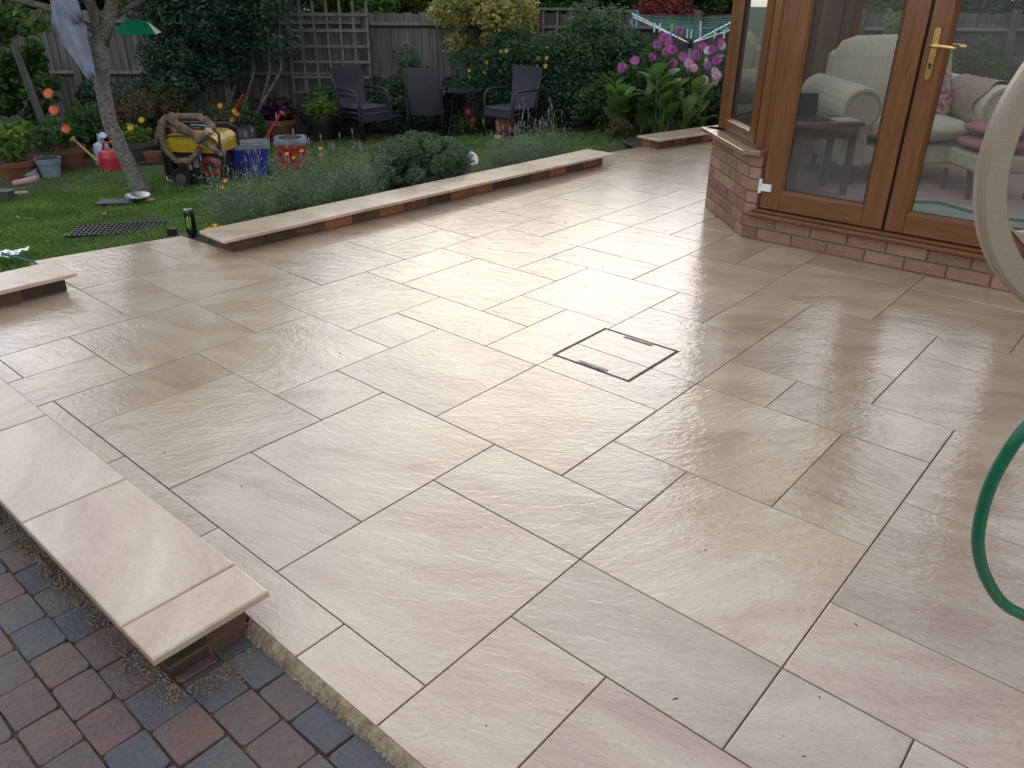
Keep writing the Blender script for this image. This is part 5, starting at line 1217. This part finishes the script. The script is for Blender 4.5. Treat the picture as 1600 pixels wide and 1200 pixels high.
# foil and green-handled tool at left edge
m = MB(); n0 = 9
for i in range(n0):
    for j in range(n0): m.v.append((i*.022, j*.018, .04+RN.uniform(0, .022)+.03*(i/n0)))
for i in range(n0-1):
    for j in range(n0-1): a = i*n0+j; m.f.append((a, a+n0, a+n0+1, a+1)); m.m.append(0)
o = m.obj('foil_sheet', simple('foil', (.75, .77, .78), .18, metal=1), None, loc=(.46, 3.02, -.05), rotz=RZ); tag(o, 'crumpled silver foil on the grass above the left wall end', 'foil')
m = MB(); m.tube([(.50, 2.86, .06), (.60, 2.70, .02), (.62, 2.66, -.02)], .009, 8); tag(m.obj('tool_handle', simple('green_handle', (.01, .12, .08), .35)), 'green handle sticking out from the foil', 'tool')
bl = thing('frisbee', 'white disc with a red rim standing in the lavender behind the wall', 'disc', W(-.42, 7.55, -.03), RZ)
bl.rotation_euler = (rad(60), 0, RZ)
m = MB(); m.lathe([(.09, 0), (.085, .006), (.02, .008)], n=26); m.obj('disc', M_white, bl)
m = MB(); m.tube([(.092*math.cos(t), .092*math.sin(t), 0) for t in np.linspace(0, 2*PI, 33)], .005, 6); m.obj('rim', M_redp, bl)
m = MB(); flower(m, Vector((0, 0, .02)), Vector((-.3, -.4, 1)), .05, 6, 2, .5); o = m.obj('orange_leaf', simple('apricot', (.70, .32, .12), .6), None, loc=W(-.18, 9.05, -.10)); tag(o, 'apricot fallen bloom on the lawn in front of the terracotta pot', 'fallen bloom')
# ---------------------------------------------------------------- canna leaves and dahlias
def bigleaf(P, d, L, wd, bend, mt, parent, name='leaf'):
    m = MB(); d = Vector(d).normalized(); side = d.cross(Vector((0, 0, 1))).normalized(); n = 8; upv = Vector((0, 0, 1))
    pts = []; p = Vector(P); ang = math.asin(max(-1, min(1, d.z))); hd_ = Vector((d.x, d.y, 0)).normalized()
    for k in range(n+1):
        t = k/n; w_ = wd*math.sin(PI*min(1, t*.93+.05))**.75*(1 if t < 1 else 0); a = ang-bend*t
        for q, sg in ((-1, .22), (0, 0), (1, .22)): pts.append(p+side*q*w_+upv*(abs(q)*w_*sg)*math.cos(a))
        p = p+(hd_*math.cos(a)+upv*math.sin(a))*L/n
    m.v = [tuple(q) for q in pts]
    for k in range(n):
        for q in range(2): a = k*3+q; m.f.append((a, a+1, a+4, a+3)); m.m.append(0)
    return m.obj(name, mt, parent, smooth=True)
def canna(label, s, D, n, h, L=.30):
    p = G(s, D); t = thing('canna_plant', label, 'plant', p, 0, 'broad-leaved plants behind the far low wall')
    for st in range(n):
        bx, by = RN.normal(0, .09), RN.normal(0, .09); hh = h*RN.uniform(.55, 1)
        m = MB(); m.tube([(bx, by, 0), (bx*1.4, by*1.4, hh)], [.012, .006], 6); m.obj('stem', M_gstem, t)
        for k in range(7):
            z = hh*(.12+.82*k/6); a = RN.uniform(0, 2*PI); bigleaf((bx*(1+.4*z/h), by*(1+.4*z/h), z), (math.cos(a), math.sin(a), RN.uniform(1.1, 3)), L*RN.uniform(.75, 1.15), .085*L/.34*RN.uniform(.8, 1.15), RN.uniform(.4, 1.4), F_canna, t)
canna('broad-leaved plant nearest the gap between the low walls', 1.25, 9.05, 5, .55, .29)
canna('broad-leaved plant in the middle of the dahlia clump', 1.62, 8.95, 6, .68, .30)
canna('broad-leaved plant close to the clothes dryer pole', 2.00, 9.05, 5, .60, .28)
def dahlia(label, s, D, h, heads, mtf, r, group, leafn=1500, sp=.21, mt=F_green):
    p = G(s, D); t = thing('dahlia', label, 'dahlia', p, RZ, group)
    C, cc = clumps((0, 0, h*.5), (sp, sp*.8, h*.42), 26, leafn, .11, .2, zmin=.02); V, F = leafcloud(C, .05, .5); npmesh('foliage', V, F, mt, t)
    for (a, hh) in heads:
        b = RN.normal(-.08, .05); m = MB(); m.tube([(a*.3, b*.3, 0), (a*.8, b, hh*.7), (a, b, hh)], [.007, .005, .004], 5); m.obj('stem', M_gstem, t)
        m = MB(); nr = Vector((RN.normal(0, .3), -1, .35)); rr = r*RN.uniform(.85, 1.15); P = Vector((a, b-.02, hh))
        for l_ in range(5): flower(m, P, nr, rr*(1-.16*l_), 14-l_, 1, -.15+.35*l_)
        m.lathe([(.012, 0), (.012, .01)], c=(a, b-.03, hh), n=8); m.obj('flower', mtf, t)
GD = 'tall purple and pink dahlias'
dahlia('purple dahlia at the left of the clump with one wide bloom', 1.33, 9.35, .95, [(-.0, .78), (-.13, .70)], B_pur, .07, GD)
dahlia('tall purple dahlia with crowded blooms in the middle of the clump', 1.62, 9.35, 1.12, [(-.05, .92), (.06, .95), (.17, 1.06), (.04, .86), (.10, .88), (.0, 1.0), (.21, .82), (-.1, .80), (.13, .74)], B_pur, .062, GD)
dahlia('purple dahlia with blooms next to the dryer pole', 2.03, 9.3, 1.05, [(-.10, .80), (.0, .97), (.14, .93), (.16, .84), (.08, .78), (-.05, .88), (.2, 1.0)], B_pur, .060, GD)
dahlia('pale pink dahlia with fading open blooms', 2.02, 9.15, .85, [(.16, .72), (-.06, .78), (-.16, .84), (.04, .66)], B_pink, .066, GD, 500)
dahlia('white dahlia bush with round blooms against the conservatory', 2.30, 9.55, 1.15, [(-.05, .72), (.0, .98), (-.12, .92), (.09, 1.06), (.14, .98), (-.16, .82), (.03, .85), (-.20, .62), (-.03, .60)], B_wh, .052, None, 1800, .24, F_blue)
dahlia('white dahlia bush half hidden behind the conservatory corner', 2.75, 9.6, 1.15, [(.0, .95), (.1, .8), (-.05, .65), (.2, 1.0), (-.15, 1.05)], B_wh, .05, None, 1800, .24, F_blue)
shrub('border_shrub', 'low green foliage under the white dahlias', 'shrub', 2.45, 9.45, (.38, .25), .55, F_green, 3500, .05, .5, 30, .13)
shrub('border_plant', 'small dark plants in the gap between the low walls', 'plant', 1.12, 8.75, (.16, .12), .22, F_brown, 700, .035, .5, 14, .07)
# ---------------------------------------------------------------- rotary dryer
rd = thing('rotary_dryer', 'rotary clothes dryer with green lines and pegs beyond the dahlias', 'clothes dryer', W(2.02, 9.75, -.10), RZ)
M_gl = simple('green_line', (.02, .35, .26), .4); M_arm = simple('dryer_alu', (.55, .58, .58), .3, metal=.7)
m = MB(); m.tube([(0, 0, -.05), (0, 0, .98)], .019, 10); m.obj('pole', M_arm, rd)
m = MB(); m.lathe([(.032, .92), (.036, .95), (.036, 1.0), (.026, 1.03)], n=14); m.obj('hub', M_black, rd)
tips = []
for k in range(4):
    a = rad(38+90*k); tpz = (.95*math.cos(a), .95*math.sin(a), 1.25); tips.append(Vector(tpz)); m = MB(); m.tube([(0, 0, .96), tpz], .0105, 8); m.obj('arm', M_arm, rd)
hub = Vector((0, 0, .96)); m = MB()
for q in range(8):
    f_ = .36+.085*q
    for k in range(4):
        a, b = hub.lerp(tips[k], f_), hub.lerp(tips[(k+1) % 4], f_); md = (a+b)/2-Vector((0, 0, .03)); m.tube([a, md, b], .0028, 4)
m.obj('line', M_gl, rd)
pegc = [simple('white_peg', (.6, .7, .7), .4), simple('lime_peg', (.25, .55, .05), .4), simple('blue_peg', (.15, .35, .6), .4)]
for k in range(14):
    q = random.choice([1.0-.085, 1.0-.17, .62]); kk = random.choice([2, 3, 2]); a, b = hub.lerp(tips[kk], q), hub.lerp(tips[(kk+1) % 4], q); c = a.lerp(b, random.uniform(.1, .9))
    m = MB(); m.box((-.009, -.006, -.075), (.009, .006, .015), c=.002); o = m.obj('peg', pegc[k % 3 if k % 4 == 0 else 0], rd, loc=c-Vector((0, 0, .02)))
m = MB(); tp0 = hub.lerp(tips[2], .97)
for k in range(7): m.box((-.006, -.005, -.03), (.006, .005, .03), M=Matrix.Translation(tp0+Vector((RN.normal(0, .035), RN.normal(0, .02), RN.normal(-.01, .05)))) @ Matrix.Rotation(RN.uniform(-1, 1), 4, 'Y'))
m.obj('peg_bunch', pegc[2], rd)
# ---------------------------------------------------------------- hose reel, right foreground
hr = thing('hose_reel', 'beige plastic garden hose reel with a large cut-out wheel at the right edge', 'hose reel', (.4443, -2.1637, 1.2685))
M_be = simple('beige_plastic', (.30, .235, .165), .45, (.26, .205, .145), 3, .15, 300)
# disc plane faces the camera: local x = LT, local z = up, local y = away
hr.rotation_euler = (0, 0, RZ)
RO, RI, TH = .237, .202, .030
def sector_ring():
    m = MB(); ns = 144; zs = (-TH/2, TH/2)
    # cross-section (r, y): rounded rim profile swept round
    sec = [(RI, -.006), (RI+.004, -.011), (RO-.006, -.011), (RO-.0015, -.008), (RO, 0), (RO-.0015, .012), (RO-.010, .014), (RI+.004, .008), (RI, .004)]
    for k in range(ns):
        t = 2*PI*k/ns
        for r, y in sec: m.v.append((r*math.cos(t), y, r*math.sin(t)))
    L = len(sec)
    for k in range(ns):
        for q in range(L): a = k*L+q; b = ((k+1) % ns)*L; m.f.append((a, k*L+(q+1) % L, b+(q+1) % L, b+q)); m.m.append(0)
    return m
sector_ring().obj('wheel_rim', M_be, hr)
def web():
    m = MB(); half = .50; rin = .085; rc = .024; N_ = 26
    pr = [(.045*math.cos(2*PI*k/48), -.007, .045*math.sin(2*PI*k/48)) for k in range(48)]
    m.lathe([(.05, -.007), (rin+.002, -.007), (rin+.002, .002), (.05, .002)], M=Matrix.Rotation(rad(-90), 4, 'X'), n=64)
    for k in range(4):
        a0 = PI+.07+PI/4+k*PI/2; L = []; R_ = []
        for q in range(N_+1):
            r = rin+(RI+.004-rin)*q/N_; w_ = PI/4-half; e = 0
            for u_ in (r-(RI-rc), (rin+rc)-r):
                if u_ > 0: u_ = min(u_/rc, 1); e += rc*(1-math.sqrt(max(0, 1-u_*u_)))
            w_ += e/r; L.append((r*math.cos(a0-w_), -.0075, r*math.sin(a0-w_))); R_.append((r*math.cos(a0+w_), -.0075, r*math.sin(a0+w_)))
        n = len(m.v)
        for q in range(N_+1):
            for p in (L[q], R_[q]): m.v += [p, (p[0], .0015, p[2])]
        for q in range(N_):
            a = n+q*4; b = a+4
            m.f += [(a, b, b+2, a+2), (a+1, a+3, b+3, b+1), (a, a+1, b+1, b), (a+2, b+2, b+3, a+3)]; m.m += [0]*4
    return m
web().obj('wheel_web', M_be, hr)
m = MB(); m.lathe([(.05, 0), (.05, .09)], M=Matrix.Rotation(rad(-90), 4, 'X'), n=24); m.obj('drum', M_be, hr)
M_hose = simple('green_hose', (.004, .095, .048), .32, (.006, .12, .060), 300)
m = MB(); P = []
for k in range(0, 420): t = k*.13; P.append(((.058+.014*(k//190))*math.cos(t), .012+.07*abs(((k/110) % 2)-1), (.058+.014*(k//190))*math.sin(t)))
m.tube(P, .0078, 7); m.obj('wound_hose', M_hose, hr, smooth=True)
m = MB(); 
m.box((.60, -.02, -1.23), (.64, .03, .05), c=.004); m.box((.0, .05, -.02), (.64, .09, .02), c=.004); m.box((.60, .03, -.02), (.64, .05, .02)); m.box((.5, -.16, -1.267), (.74, .2, -1.23), c=.004)
m.obj('stand', M_be, hr)
# hanging loop of hose
lp = []
ctrl = [(1700, 600), (1650, 625), (1600, 673), (1562, 730), (1538, 785), (1530, 835), (1538, 885), (1560, 930), (1600, 960), (1650, 978), (1720, 985)]
HL = [(.1095, .1, -.0)]
# explicit 3D points (metres, garden frame): x right, z up, slight depth
pts = [(0.0532, 0, -0.3075), (0.0036, 0, -0.3235), (-0.0326, 0, -0.3525), (-0.0645, 0, -0.4015), (-0.0794, 0, -0.4485), (-0.0872, 0, -0.5065), (-0.0829, 0, -0.5735), (-0.0701, 0, -0.6245), (-0.0439, 0, -0.6775), (-0.0014, 0, -0.7325), (0.0454, 0, -0.7625), (0.1205, 0, -0.7955), (0.2268, 0, -0.8165)]
def cr_(pts, n=6):
    o = []; P = [Vector(p) for p in pts]
    for i in range(len(P)-1):
        a, b, c, d = P[max(i-1, 0)], P[i], P[i+1], P[min(i+2, len(P)-1)]
        for k in range(n): t = k/n; o.append(.5*((2*b)+(c-a)*t+(2*a-5*b+4*c-d)*t*t+(3*b-a-3*c+d)*t**3))
    return o+[P[-1]]
pts = [(.0, .05, -.075), (.06, .045, -.085), (.115, .03, -.15), (.11, .01, -.25)]+pts+[(.36, .03, -.95), (.52, .06, -1.20), (.75, .1, -1.255), (1.2, .2, -1.257)]
m = MB(); m.tube(cr_(pts), .0098, 12); m.obj('hose', M_hose, hr, smooth=True)
